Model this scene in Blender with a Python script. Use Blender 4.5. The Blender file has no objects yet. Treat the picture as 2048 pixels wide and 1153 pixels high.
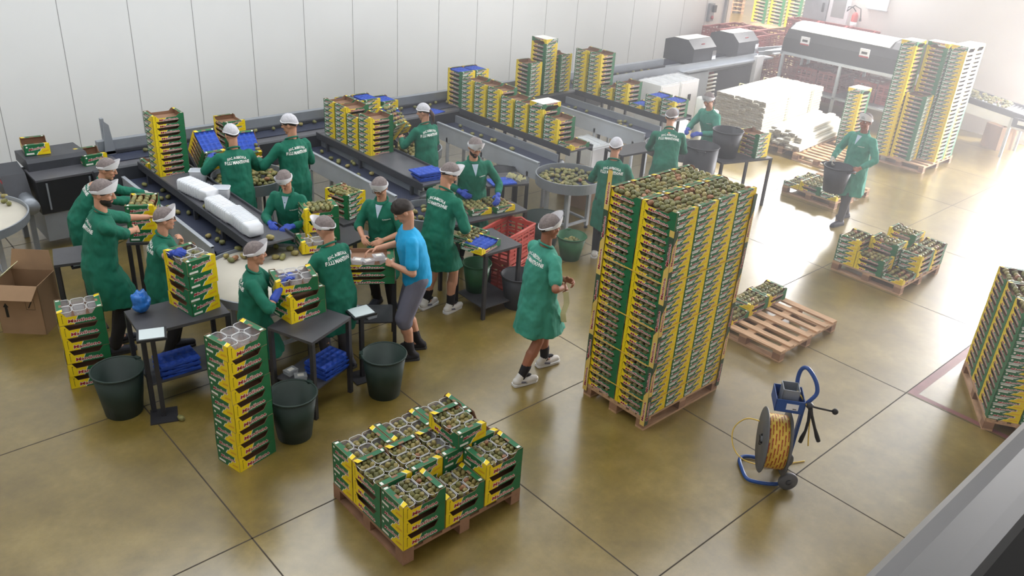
import bpy, bmesh, math, random
from mathutils import Vector, Matrix, noise
from mathutils.bvhtree import BVHTree
random.seed(7)
SC = bpy.context.scene
COL = SC.collection
PI = math.pi

# ---------------------------------------------------------------- camera
# world axes: x along the long white wall (to the right), y towards that wall, z up, metres
CAMP = Vector((-2.005, -4.854, 4.822))
RX = Vector((0.7441036, -0.6652968, 0.0607444))
RD = Vector((-0.2609480, -0.3731480, -0.8903183))
RF = Vector((0.6149926, 0.6466380, -0.4512687))
FPX = 1675.64
cam = bpy.data.cameras.new('camera')
cam.sensor_fit = 'HORIZONTAL'; cam.sensor_width = 36.0; cam.lens = FPX / 2048 * 36.0
cam.clip_start = 0.05; cam.clip_end = 120
camo = bpy.data.objects.new('camera', cam); COL.objects.link(camo)
camo.matrix_world = Matrix(((RX.x, -RD.x, -RF.x, CAMP.x), (RX.y, -RD.y, -RF.y, CAMP.y), (RX.z, -RD.z, -RF.z, CAMP.z), (0, 0, 0, 1)))
SC.camera = camo

def at(px, py, z=0.0):
    """the point at height z that shows at this pixel of the 2048 x 1153 photograph"""
    d = RX * ((px - 1024) / FPX) + RD * ((py - 576.5) / FPX) + RF
    return CAMP + d * ((z - CAMP.z) / d.z)

# ---------------------------------------------------------------- world, sun, big lights, exposure
SC.view_settings.view_transform = 'Standard'
SC.view_settings.look = 'None'
SC.view_settings.gamma = 1.0
SC.view_settings.use_curve_mapping = False
SC.view_settings.exposure = 0.22
W = bpy.data.worlds.new('daylight'); SC.world = W; W.use_nodes = True
bg = W.node_tree.nodes['Background']
bg.inputs['Color'].default_value = (0.93, 0.97, 1.0, 1); bg.inputs['Strength'].default_value = 2.0

def area(name, loc, target, sx, sy, power, col=(1, 1, 1)):
    l = bpy.data.lights.new(name, 'AREA'); l.shape = 'RECTANGLE'; l.size = sx; l.size_y = sy; l.energy = power; l.color = col
    o = bpy.data.objects.new(name, l); COL.objects.link(o); o.location = loc
    o.rotation_euler = (Vector(target) - Vector(loc)).to_track_quat('-Z', 'Y').to_euler()
    return o
sun = bpy.data.lights.new('sun', 'SUN'); sun.energy = 7.0; sun.angle = math.radians(1.0); sun.color = (1, 0.95, 0.87)
suno = bpy.data.objects.new('sun', sun); COL.objects.link(suno)
SUN_DIR = Vector((0.25, -0.50, 0.83)).normalized()
suno.rotation_euler = (-SUN_DIR).to_track_quat('-Z', 'Y').to_euler()
suno.location = (20, -10, 20)
# unseen fill strips added under the roof for ambient light, and daylight from the goods doors in the far end wall
area('roof_fill', (3.0, 5.2, 6.35), (3.0, 5.2, 0), 15, 2.2, 410, (0.95, 0.98, 1))
area('roof_fill', (3.0, 0.2, 6.35), (3.0, 0.2, 0), 15, 2.0, 300, (0.97, 0.98, 1))
area('roof_fill', (14.5, 7.2, 6.35), (14.5, 7.2, 0), 7, 1.6, 110, (1, 0.98, 0.96))
area('goods_door_daylight', (18.2, -1.6, 2.2), (7, -1.4, 0.2), 4.6, 4.0, 900, (1, 0.97, 0.98))
bpy.data.lights['goods_door_daylight'].spread = math.radians(125)
area('window_daylight', (18.3, 5.3, 3.7), (9, 2, 0.3), 1.6, 1.2, 300, (1, 0.98, 0.98))
area('back_room_light', (24, 11, 5.8), (24, 11, 0), 9, 6, 2600, (1, 0.95, 0.9))
# ---------------------------------------------------------------- materials
MATS = {}
def mat(name, col, rough=0.6, var=0.10, scale=6.0, metal=0.0, alpha=1.0, trans=0.0, spec=0.5, stretch=None, bump=0.0, emit=0.0):
    if name in MATS: return MATS[name]
    m = bpy.data.materials.new(name); m.use_nodes = True
    nt = m.node_tree; b = nt.nodes['Principled BSDF']
    b.inputs['Roughness'].default_value = rough; b.inputs['Metallic'].default_value = metal
    b.inputs['Specular IOR Level'].default_value = spec
    tc = nt.nodes.new('ShaderNodeTexCoord'); mp = nt.nodes.new('ShaderNodeMapping')
    if stretch: mp.inputs['Scale'].default_value = stretch
    nz = nt.nodes.new('ShaderNodeTexNoise'); nz.inputs['Scale'].default_value = scale; nz.inputs['Detail'].default_value = 4
    rp = nt.nodes.new('ShaderNodeMapRange'); rp.inputs['From Min'].default_value = 0.3; rp.inputs['From Max'].default_value = 0.7
    rp.inputs['To Min'].default_value = 1 - var; rp.inputs['To Max'].default_value = 1 + var
    mx = nt.nodes.new('ShaderNodeVectorMath'); mx.operation = 'SCALE'; mx.inputs[0].default_value = col[:3]
    L = nt.links.new
    L(tc.outputs['Object'], mp.inputs['Vector']); L(mp.outputs['Vector'], nz.inputs['Vector']); L(nz.outputs['Fac'], rp.inputs['Value'])
    L(rp.outputs['Result'], mx.inputs['Scale']); L(mx.outputs['Vector'], b.inputs['Base Color'])
    if alpha < 1: b.inputs['Alpha'].default_value = alpha
    if trans: b.inputs['Transmission Weight'].default_value = trans
    if bump:
        bp = nt.nodes.new('ShaderNodeBump'); bp.inputs['Strength'].default_value = bump; bp.inputs['Distance'].default_value = 0.01
        L(nz.outputs['Fac'], bp.inputs['Height']); L(bp.outputs['Normal'], b.inputs['Normal'])
    if emit:
        b.inputs['Emission Color'].default_value = (*col[:3], 1); b.inputs['Emission Strength'].default_value = emit
    MATS[name] = m
    return m

def lin(r, g, b):
    f = lambda c: (c / 255 / 12.92) if c / 255 <= 0.04045 else ((c / 255 + 0.055) / 1.055) ** 2.4
    return (f(r), f(g), f(b))

M = dict(
    green=mat('printed_green', lin(28, 108, 66), 0.5), yellow=mat('printed_yellow', lin(240, 212, 20), 0.5, 0.05),
    orange=mat('printed_orange', lin(230, 178, 34), 0.5), red=mat('printed_red', lin(168, 26, 44), 0.5), white=mat('printed_white', lin(236, 234, 226), 0.55, 0.04),
    card=mat('brown_cardboard', lin(150, 116, 92), 0.85, 0.12, 5), cardbox=mat('plain_cardboard', lin(158, 128, 98), 0.85, 0.12, 3), black=mat('black_print', lin(26, 24, 22), 0.6),
    lid=mat('white_lid', lin(240, 240, 236), 0.5, 0.03), grey_print=mat('grey_print', lin(196, 206, 200), 0.5, 0.05),
    pear_green=mat('pear_green', lin(130, 128, 76), 0.5, 0.3, 40, bump=0.3), pear_olive=mat('pear_olive', lin(154, 142, 88), 0.5, 0.3, 40, bump=0.3),
    pear_red=mat('pear_red', lin(160, 116, 84), 0.5, 0.3, 40, bump=0.3), pear_dark=mat('pear_dark', lin(114, 114, 72), 0.5, 0.3, 40, bump=0.3),
    blue=mat('blue_pulp', lin(38, 78, 180), 0.55, 0.15, 12), blue_bag=mat('blue_film', lin(40, 110, 190), 0.25, 0.3, 12),
    wood=mat('pallet_wood', lin(188, 152, 118), 0.8, 0.22, 5, stretch=(1, 6, 6)), wood_dark=mat('pallet_wood_worn', lin(150, 114, 88), 0.8, 0.25, 6),
    steel=mat('grey_steel', lin(150, 156, 164), 0.4, 0.08, 4, metal=0.35), pale_steel=mat('pale_steel', lin(188, 194, 202), 0.4, 0.06, 4, metal=0.25),
    dark=mat('dark_grey_paint', lin(62, 64, 70), 0.45, 0.12, 5), blackp=mat('black_panel', lin(34, 36, 40), 0.5, 0.12, 4), belt=mat('blue_black_belt', lin(52, 58, 78), 0.55, 0.12, 6),
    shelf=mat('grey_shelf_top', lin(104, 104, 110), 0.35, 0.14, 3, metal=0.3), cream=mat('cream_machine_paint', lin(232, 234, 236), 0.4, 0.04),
    table_top=mat('dark_table_top', lin(76, 76, 80), 0.45, 0.15, 4, metal=0.2), table_leg=mat('dark_table_leg', lin(50, 50, 54), 0.5, 0.1),
    tub=mat('dark_green_rubber', lin(34, 52, 46), 0.55, 0.12, 6), tub_green=mat('green_rubber', lin(36, 96, 58), 0.5, 0.1), tub_black=mat('black_rubber', lin(44, 46, 52), 0.5, 0.1),
    turn_white=mat('white_sorting_top', lin(214, 208, 194), 0.5, 0.06, 3), red_bin=mat('red_plastic', lin(176, 66, 54), 0.5, 0.1), red_bin_dull=mat('dull_red_plastic', lin(150, 74, 72), 0.6, 0.12),
    punnet=mat('clear_punnet_plastic', lin(222, 226, 230), 0.2, 0.02, alpha=0.32), punnet_rim=mat('punnet_rim', lin(214, 216, 216), 0.25, 0.03),
    milky=mat('milky_plastic', lin(232, 236, 242), 0.3, 0.03), clear=mat('clear_film', lin(225, 230, 235), 0.15, 0.05, alpha=0.4),
    smock=mat('green_smock_cloth', lin(20, 108, 86), 0.85, 0.12, 7, bump=0.2), smock_pale=mat('faded_and_hazed_smock_cloth', lin(60, 142, 122), 0.85, 0.12, 7, bump=0.2),  # pale smock: faded cloth on the older man, painted-in haze on two others
    skin=mat('skin', lin(198, 146, 118), 0.55, 0.06, 12), skin_tan=mat('tanned_skin', lin(158, 104, 80), 0.55, 0.06, 12), lips=mat('lips', lin(170, 96, 84), 0.5),
    hair=mat('dark_hair', lin(38, 30, 26), 0.6, 0.25, 40), hair_brown=mat('brown_hair', lin(74, 54, 42), 0.6, 0.25, 40), eye=mat('eye_white', lin(230, 228, 222), 0.3, 0.02),
    net=mat('grey_hairnet', lin(128, 118, 116), 0.85, 0.22, 60), cap=mat('white_cap', lin(236, 236, 240), 0.7, 0.03), net_white=mat('white_hairnet', lin(196, 196, 202), 0.85, 0.12, 50),
    lettering=mat('white_lettering', lin(238, 240, 236), 0.6, 0.02), cap_print=mat('cap_print', lin(48, 84, 70), 0.6), glove=mat('blue_glove', lin(46, 76, 176), 0.5, 0.1, 12),
    glove_white=mat('grey_knit_glove', lin(196, 194, 184), 0.9, 0.15, 30), black_cloth=mat('black_cloth', lin(34, 32, 36), 0.85, 0.15), grey_cloth=mat('grey_cloth', lin(112, 112, 128), 0.85, 0.08),
    dark_grey_cloth=mat('dark_grey_cloth', lin(84, 82, 86), 0.85, 0.1), tee=mat('turquoise_cloth', lin(22, 158, 212), 0.8, 0.07, 8), tee_white=mat('pale_blue_cloth', lin(186, 204, 220), 0.8, 0.05),
    shoe_white=mat('white_shoe', lin(214, 210, 204), 0.6, 0.08), shoe_dark=mat('dark_shoe', lin(50, 52, 64), 0.6, 0.1), sole=mat('sole_rubber', lin(60, 60, 62), 0.7), sole_white=mat('white_sole', lin(222, 222, 222), 0.6),
    reel_grey=mat('grey_reel', lin(96, 98, 102), 0.5, 0.06), reel_blue=mat('blue_paint', lin(40, 80, 150), 0.4, 0.06), strap=mat('yellow_strap', lin(232, 196, 84), 0.45, 0.05), strap_print=mat('strap_print', lin(176, 62, 40), 0.5),
    peel=mat('pale_yellow_paper', lin(226, 222, 176), 0.6, 0.08), metal=mat('bright_metal', lin(200, 202, 206), 0.25, 0.04, metal=0.8), tape=mat('dark_red_paint', lin(132, 84, 84), 0.5, 0.15),
    board_white=mat('white_board', lin(232, 230, 220), 0.6, 0.05), board_end=mat('grey_board_end', lin(140, 134, 124), 0.8, 0.25, 30), extinguisher=mat('extinguisher_red', lin(200, 70, 64), 0.4),
    protector_green=mat('strip_green', lin(62, 84, 66), 0.5), protector_yellow=mat('strip_yellow', lin(226, 196, 104), 0.5, 0.05), glass_dark=mat('door_glass', lin(150, 150, 150), 0.15, 0.05), scale_plate=mat('scale_plate', lin(214, 226, 228), 0.35, 0.02),
    frame_dark=mat('window_rail_grey', lin(112, 112, 114), 0.4, 0.06, 3, metal=0.2), frame_grey=mat('window_frame_grey', lin(172, 172, 174), 0.4, 0.06, 3, metal=0.2), gasket=mat('window_gasket', lin(30, 28, 28), 0.6),
)

# ---------------------------------------------------------------- mesh helpers
class MB:
    """collects shapes and links them as one mesh object"""
    def __init__(s): s.v = []; s.f = []; s.m = []; s.mats = []; s.T = None; s.smooth = set()
    def mi(s, m):
        m = M[m] if isinstance(m, str) else m
        if m not in s.mats: s.mats.append(m)
        return s.mats.index(m)
    def add(s, vs, fs, m, smooth=False):
        k = len(s.v); i = s.mi(m)
        s.v += [tuple(s.T @ Vector(p)) if s.T else tuple(p) for p in vs]
        for f in fs:
            if smooth: s.smooth.add(len(s.f))
            s.f.append([k + q for q in f]); s.m.append(i)
        return s
    def box(s, lo, hi, m):
        (a, b, c), (d, e, f) = lo, hi
        return s.add([(a, b, c), (d, b, c), (d, e, c), (a, e, c), (a, b, f), (d, b, f), (d, e, f), (a, e, f)],
                     [(0, 3, 2, 1), (4, 5, 6, 7), (0, 1, 5, 4), (1, 2, 6, 5), (2, 3, 7, 6), (3, 0, 4, 7)], m)
    def bar(s, p, q, w, h, m, up=(0, 0, 1)):
        p = Vector(p); q = Vector(q); d = (q - p).normalized(); u = Vector(up)
        if abs(d.dot(u)) > 0.98: u = Vector((0, 1, 0))
        a = d.cross(u).normalized() * (w / 2); b = a.cross(d).normalized() * (h / 2)
        vs = [p - a - b, p + a - b, p + a + b, p - a + b, q - a - b, q + a - b, q + a + b, q - a + b]
        return s.add(vs, [(0, 3, 2, 1), (4, 5, 6, 7), (0, 1, 5, 4), (1, 2, 6, 5), (2, 3, 7, 6), (3, 0, 4, 7)][::1], m)
    def tube(s, pts, r, m, n=8, closed=False, cap=True):
        pts = [Vector(p) for p in pts]; N = len(pts); vs = []; fs = []; rr = r if isinstance(r, (list, tuple)) else [r] * N
        prev = None
        for i, p in enumerate(pts):
            if closed: d = pts[(i + 1) % N] - pts[i - 1]
            else: d = pts[min(i + 1, N - 1)] - pts[max(i - 1, 0)]
            d = d.normalized() if d.length > 1e-9 else Vector((0, 0, 1))
            if prev is None:
                a = d.cross(Vector((0, 0, 1)));  a = a if a.length > 0.1 else d.cross(Vector((0, 1, 0)))
            else: a = prev - d * prev.dot(d)
            a.normalize(); prev = a; b = d.cross(a)
            vs += [p + (a * math.cos(2 * PI * k / n) + b * math.sin(2 * PI * k / n)) * rr[i] for k in range(n)]
        for i in range(N if closed else N - 1):
            j = (i + 1) % N
            fs += [(i * n + k, i * n + (k + 1) % n, j * n + (k + 1) % n, j * n + k) for k in range(n)]
        if cap and not closed: fs += [tuple(range(n))[::-1], tuple((N - 1) * n + k for k in range(n))]
        return s.add(vs, fs, m, True)
    def lathe(s, prof, m, n=24, c=(0, 0, 0), axis=(0, 0, 1), closed=False, smooth=True):
        """prof: (radius, height) pairs"""
        q = Vector(axis).to_track_quat('Z', 'Y'); c = Vector(c); vs = []; fs = []; P = len(prof)
        for r, z in prof: vs += [c + q @ Vector((r * math.cos(2 * PI * k / n), r * math.sin(2 * PI * k / n), z)) for k in range(n)]
        for i in range(P if closed else P - 1):
            j = (i + 1) % P
            fs += [(i * n + k, i * n + (k + 1) % n, j * n + (k + 1) % n, j * n + k) for k in range(n)]
        if not closed:
            if prof[0][0] > 1e-6: fs.append(tuple(range(n))[::-1])
            if prof[-1][0] > 1e-6: fs.append(tuple((P - 1) * n + k for k in range(n)))
        return s.add(vs, fs, m, smooth)
    def ell(s, c, r, m, n=12, rot=None):
        c = Vector(c); vs = []; fs = []; R = n // 2
        for i in range(R + 1):
            t = PI * i / R
            for k in range(n):
                p = Vector((r[0] * math.sin(t) * math.cos(2 * PI * k / n), r[1] * math.sin(t) * math.sin(2 * PI * k / n), r[2] * math.cos(t)))
                vs.append(c + (rot @ p if rot else p))
        for i in range(R): fs += [(i * n + k, (i + 1) * n + k, (i + 1) * n + (k + 1) % n, i * n + (k + 1) % n) for k in range(n)]
        return s.add(vs, fs, m, True)
    def cap(s, p, q, r0, r1, m='skin', n=12):
        """tapered capsule"""
        p = Vector(p); q = Vector(q); d = q - p; L = d.length; d = d / L if L > 1e-9 else Vector((0, 0, 1)); prof = []
        for i in range(5): a = -PI / 2 + PI / 2 * i / 4; prof.append((max(r0 * math.cos(a), 1e-5), r0 * math.sin(a)))
        for i in range(5): a = PI / 2 * i / 4; prof.append((max(r1 * math.cos(a), 1e-5), L + r1 * math.sin(a)))
        return s.lathe(prof, m, n, p, d)
    def prism(s, poly, fr, t, m, m_in=None, m_edge=None):
        """poly (u, v) pairs counter-clockwise seen from outside, extruded inwards by t on the frame fr=(origin, u, v, n)"""
        o, u, v, nn = fr; N = len(poly)
        A = [o + u * a + v * b for a, b in poly]; B = [p - nn * t for p in A]
        s.add(A, [tuple(range(N))], m); s.add(B, [tuple(range(N))[::-1]], m_in or m)
        s.add(A + B, [(i, i + N, (i + 1) % N + N, (i + 1) % N) for i in range(N)], m_edge or m_in or m)
        return s
    def decal(s, poly, fr, off, m):
        o, u, v, nn = fr
        return s.add([o + u * a + v * b + nn * off for a, b in poly], [tuple(range(len(poly)))], m)
    def text(s, txt, fr, u0, v0, h, m, off=0.001, bold=0.03, shear=0.0, width=None, slope=0.0, arc=0.0, flip=False):
        vs, fs, w = text_geo(txt, bold, shear)
        k = h; kx = (width / w) if width else k
        o, u, v, nn = fr; out = []
        for x, y in vs:
            a = u0 + x * kx; b = v0 + y * k + slope * x * kx - arc * (x / w - 0.5) ** 2
            out.append(o + u * a + v * b + nn * off)
        return s.add(out, fs, m)
    def mesh(s, name):
        me = bpy.data.meshes.new(name); me.from_pydata([tuple(p) for p in s.v], [], s.f)
        for m in s.mats: me.materials.append(m)
        me.polygons.foreach_set('material_index', s.m)
        if s.smooth: me.polygons.foreach_set('use_smooth', [i in s.smooth for i in range(len(s.f))])
        me.update(); me.validate()
        return me
    def build(s, name, parent=None, loc=None):
        return put(name, s.mesh(name), parent, loc)

KIDS = {}
def smooth_path(pts, n=6, closed=False):
    pts = [Vector(p) for p in pts]; out = []; N = len(pts)
    for i in range(N if closed else N - 1):
        p0, p1, p2, p3 = (pts[(i - 1) % N], pts[i], pts[(i + 1) % N], pts[(i + 2) % N]) if closed else (pts[max(i - 1, 0)], pts[i], pts[i + 1], pts[min(i + 2, N - 1)])
        for k in range(n):
            t = k / n; out.append(0.5 * ((2 * p1) + (p2 - p0) * t + (2 * p0 - 5 * p1 + 4 * p2 - p3) * t * t + (3 * p1 - p0 - 3 * p2 + p3) * t ** 3))
    return out if closed else out + [pts[-1]]
def put(name, me, parent=None, loc=None):
    o = bpy.data.objects.new(name, me); COL.objects.link(o)
    if parent is not None: o.parent = parent; KIDS.setdefault(parent.name, []).append(o)
    if loc is not None: o.location = loc
    return o
_tg = {}
def text_geo(txt, bold, shear):
    key = (txt, bold, shear)
    if key not in _tg:
        c = bpy.data.curves.new('lettering', 'FONT'); c.body = txt; c.size = 1.0; c.offset = bold; c.shear = shear; c.resolution_u = 1; c.fill_mode = 'FRONT'
        o = bpy.data.objects.new('lettering', c); COL.objects.link(o); bpy.context.view_layer.update()
        me = bpy.data.meshes.new_from_object(o.evaluated_get(bpy.context.evaluated_depsgraph_get()))
        vs = [(p.co.x, p.co.y) for p in me.vertices]; x0 = min(p[0] for p in vs); vs = [(x - x0, y) for x, y in vs]
        fs = [tuple(p.vertices) for p in me.polygons]
        if me.polygons and sum(p.normal.z * p.area for p in me.polygons) < 0: fs = [f[::-1] for f in fs]
        _tg[key] = (vs, fs, max(p[0] for p in vs))
        bpy.data.objects.remove(o); bpy.data.meshes.remove(me); bpy.data.curves.remove(c)
    return _tg[key]

def tag(o, label, cat, group=None):
    o['label'] = label; o['category'] = cat
    if group: o['group'] = group
    return o
def thing(name, label, cat, loc=(0, 0, 0), rz=0.0, group=None):
    o = bpy.data.objects.new(name, None); COL.objects.link(o); o.empty_display_size = 0.1
    o.location = loc; o.rotation_euler = (0, 0, rz)
    return tag(o, label, cat, group)
def struct(o): o['kind'] = 'structure'; return o
def dup(root, loc, rz=0.0, label=None, group=None, rot=None):
    """a copy of a thing with copies of its parts and sub-parts"""
    def one(o, parent):
        c = o.copy(); COL.objects.link(c)
        if parent is not None: c.parent = parent; KIDS.setdefault(parent.name, []).append(c)
        for ch in KIDS.get(o.name, ()): one(ch, c)
        return c
    r = one(root, None); r.location = loc; r.rotation_euler = rot or (0, 0, rz)
    if label: r['label'] = label
    if group: r['group'] = group
    return r
ORD = 'first second third fourth fifth sixth seventh eighth ninth tenth eleventh twelfth thirteenth fourteenth fifteenth sixteenth seventeenth eighteenth nineteenth twentieth twenty-first twenty-second twenty-third twenty-fourth twenty-fifth twenty-sixth twenty-seventh twenty-eighth twenty-ninth thirtieth'.split()
V = Vector
Z = V((0, 0, 1))
# ---------------------------------------------------------------- the hall
def floor_material():
    m = bpy.data.materials.new('polished_concrete'); m.use_nodes = True
    nt = m.node_tree; b = nt.nodes['Principled BSDF']; L = nt.links.new
    tc = nt.nodes.new('ShaderNodeTexCoord')
    def noise_(scale, detail, rough=0.6):
        n = nt.nodes.new('ShaderNodeTexNoise'); n.inputs['Scale'].default_value = scale; n.inputs['Detail'].default_value = detail; n.inputs['Roughness'].default_value = rough
        L(tc.outputs['Object'], n.inputs['Vector']); return n
    n1 = noise_(0.8, 8, 0.68); n2 = noise_(3.4, 9, 0.72); n3 = noise_(1.1, 4)
    r1 = nt.nodes.new('ShaderNodeValToRGB'); e = r1.color_ramp.elements
    e[0].position = 0.2; e[0].color = (*lin(94, 77, 28), 1); e[1].position = 0.8; e[1].color = (*lin(160, 140, 80), 1)
    x = r1.color_ramp.elements.new(0.5); x.color = (*lin(124, 105, 45), 1)
    L(n1.outputs['Fac'], r1.inputs['Fac'])
    r2 = nt.nodes.new('ShaderNodeMapRange'); r2.inputs['From Min'].default_value = 0.1; r2.inputs['From Max'].default_value = 0.9; r2.inputs['To Min'].default_value = 0.66; r2.inputs['To Max'].default_value = 1.34
    L(n2.outputs['Fac'], r2.inputs['Value'])
    mx = nt.nodes.new('ShaderNodeVectorMath'); mx.operation = 'SCALE'; L(r1.outputs['Color'], mx.inputs[0]); L(r2.outputs['Result'], mx.inputs['Scale'])
    L(mx.outputs['Vector'], b.inputs['Base Color'])
    r3 = nt.nodes.new('ShaderNodeMapRange'); r3.inputs['From Min'].default_value = 0.1; r3.inputs['From Max'].default_value = 0.9; r3.inputs['To Min'].default_value = 0.34; r3.inputs['To Max'].default_value = 0.52
    L(n3.outputs['Fac'], r3.inputs['Value']); L(r3.outputs['Result'], b.inputs['Roughness'])
    b.inputs['Specular IOR Level'].default_value = 0.6; b.inputs['Coat Weight'].default_value = 1.0; b.inputs['Coat IOR'].default_value = 1.7; b.inputs['Coat Roughness'].default_value = 0.22
    return m
M['floor'] = floor_material()
M['joint'] = mat('floor_joint', lin(70, 62, 50), 0.8)
M['wall'] = mat('white_wall_panel', lin(226, 229, 230), 0.35, 0.015, 1.5)
M['seam'] = mat('wall_seam', lin(150, 152, 152), 0.7)
M['wall_warm'] = mat('white_plaster', lin(224, 218, 214), 0.6, 0.03, 1.5)
M['jamb'] = mat('grey_jamb', lin(156, 160, 166), 0.4)
M['ceil'] = mat('ceiling_panel', lin(112, 112, 110), 0.6)

WY, WX, HH = 9.0, 18.5, 6.5           # long wall plane, end wall plane, roof height
f = MB(); f.box((-9, -7, -0.2), (36, 20, 0), 'floor')
for x in (-6.3, -4.2, -2.1, 0, 2.1, 4.2, 6.41, 8.63, 10.8, 13.0, 15.2, 17.4): f.box((x - 0.006, -7, 0), (x + 0.006, 9, 0.0006), 'joint')
for y in (-4.5, -2.264, 0, 2.224, 4.45, 6.7): f.box((-9, y - 0.006, 0), (18.5, y + 0.006, 0.0006), 'joint')
struct(f.build('floor'))
t = MB(); t.box((6.43, -2.36, 0), (9.6, -2.27, 0.0014), 'tape'); t.box((6.43, -4.6, 0), (6.50, -2.36, 0.0014), 'tape'); struct(t.build('trim_1'))

w = MB(); w.box((-9, WY, 0), (WX, WY + 0.12, HH), 'wall')
for i in range(-8, 18): w.box((i + 0.27 + 0.37 - 0.005, WY - 0.002, 0.12), (i + 0.27 + 0.37 + 0.005, WY, HH), 'seam')
struct(w.build('wall_left'))
struct(MB().prism([(-0.02, 0), (0.12, 0), (0.05, 0.13), (-0.02, 0.13)], (V((-9, WY, 0)), V((0, -1, 0)), Z, V((-1, 0, 0))), -27, 'wall').build('baseboard_left'))
# end wall with the doorway to the back room, the goods door and a high window
DY0, DY1, DH = 6.62, 8.92, 3.6
w = MB()
w.box((WX, DY1, 0), (WX + 0.2, WY + 0.12, HH), 'wall_warm'); w.box((WX, DY0, DH), (WX + 0.2, DY1, HH), 'wall_warm')
w.box((WX, 6.0, 0), (WX + 0.2, DY0, HH), 'wall_warm'); w.box((WX, 4.5, 0), (WX + 0.2, 6.0, 3.1), 'wall_warm'); w.box((WX, 4.5, 4.3), (WX + 0.2, 6.0, HH), 'wall_warm')
w.box((WX, 0.7, 0), (WX + 0.2, 4.5, HH), 'wall_warm'); w.box((WX, -4.0, 4.3), (WX + 0.2, 0.7, HH), 'wall_warm'); w.box((WX, -7, 0), (WX + 0.2, -4.0, HH), 'wall_warm')
struct(w.build('wall_right'))
struct(MB().box((WX - 0.06, DY1, 0), (WX + 0.02, WY, DH + 0.1), 'jamb').build('trim_2'))
# grey sliding door leaf beside the doorway
d = MB(); d.box((WX - 0.10, 5.98, 0.02), (WX - 0.04, 6.60, 3.6), 'jamb'); d.box((WX - 0.13, 6.05, 2.0), (WX - 0.10, 6.10, 2.22), 'dark'); struct(d.build('door_1'))
d = MB(); d.box((WX - 0.07, 5.42, 0.9), (WX - 0.0, 5.95, 2.75), 'cap'); d.box((WX - 0.075, 5.51, 1.92), (WX - 0.068, 5.86, 2.62), 'glass_dark'); struct(d.build('door_2'))
w = MB(); w.box((-9, -7, 0), (-8.9, WY + 0.12, HH), 'wall_warm'); struct(w.build('wall_back'))
# mezzanine wall with the viewing window that the picture is taken from
w = MB(); w.box((-9, -4.72, 0), (WX, -4.60, 3.86), 'wall_warm'); w.box((-9, -4.72, 5.9), (WX, -4.60, HH), 'wall_warm'); w.box((-9, -4.72, 3.86), (-5, -4.60, 5.9), 'wall_warm'); w.box((2.6, -4.72, 3.86), (WX, -4.60, 5.9), 'wall_warm')
struct(w.build('wall_front'))
# window sill and the grey lower frame of the viewing window
s = MB(); s.prism([(-4.86, 3.84), (-4.56, 3.84), (-4.555, 3.86), (-4.55, 3.885), (-4.565, 3.905), (-4.60, 3.912), (-4.60, 3.945), (-4.86, 3.945)],
                  (V((-5, 0, 0)), V((0, 1, 0)), Z, V((1, 0, 0))), -7.6, 'frame_grey')
r = MB(); r.prism([(-4.86, 3.945), (-4.60, 3.945), (-4.665, 3.985), (-4.665, 4.03), (-4.70, 4.05), (-4.70, 4.10), (-4.86, 4.10)], (V((-5, 0, 0)), V((0, 1, 0)), Z, V((1, 0, 0))), -7.6, 'frame_dark')
g = MB(); g.box((-5, -4.86, 4.10), (2.6, -4.715, 4.125), 'gasket'); g.box((-5, -4.86, 4.125), (2.6, -4.83, 4.16), 'gasket')
so = struct(s.build('window_1')); g.build('window_gasket', so); r.build('window_rail', so)
# unseen roof, its opening shaped to drop sun on the boards and machine
c = MB()
for lo, hi in (((-9, -7), (12.4, 9.2)), ((12.4, 1.6), (18.7, 9.2)), ((12.4, -7), (18.7, -1.6)), ((18.2, -1.6), (18.7, 1.6))): c.box((*lo, HH), (*hi, HH + 0.15), 'ceil')
struct(c.build('ceiling'))
# back room seen through the doorway
w = MB(); w.box((34, 4, 0), (34.2, 20, HH), 'wall_warm'); w.box((18.7, 19, 0), (34, 19.2, HH), 'wall_warm'); w.box((18.7, 4, 0), (34, 4.2, HH), 'wall_warm'); w.box((18.5, 9.1, 0), (18.7, 19, HH), 'wall_warm'); struct(w.build('wall_far'))
c = MB(); c.box((18.7, 4, HH), (34.2, 19.2, HH + 0.15), 'ceil'); struct(c.build('ceiling_2'))
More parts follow.
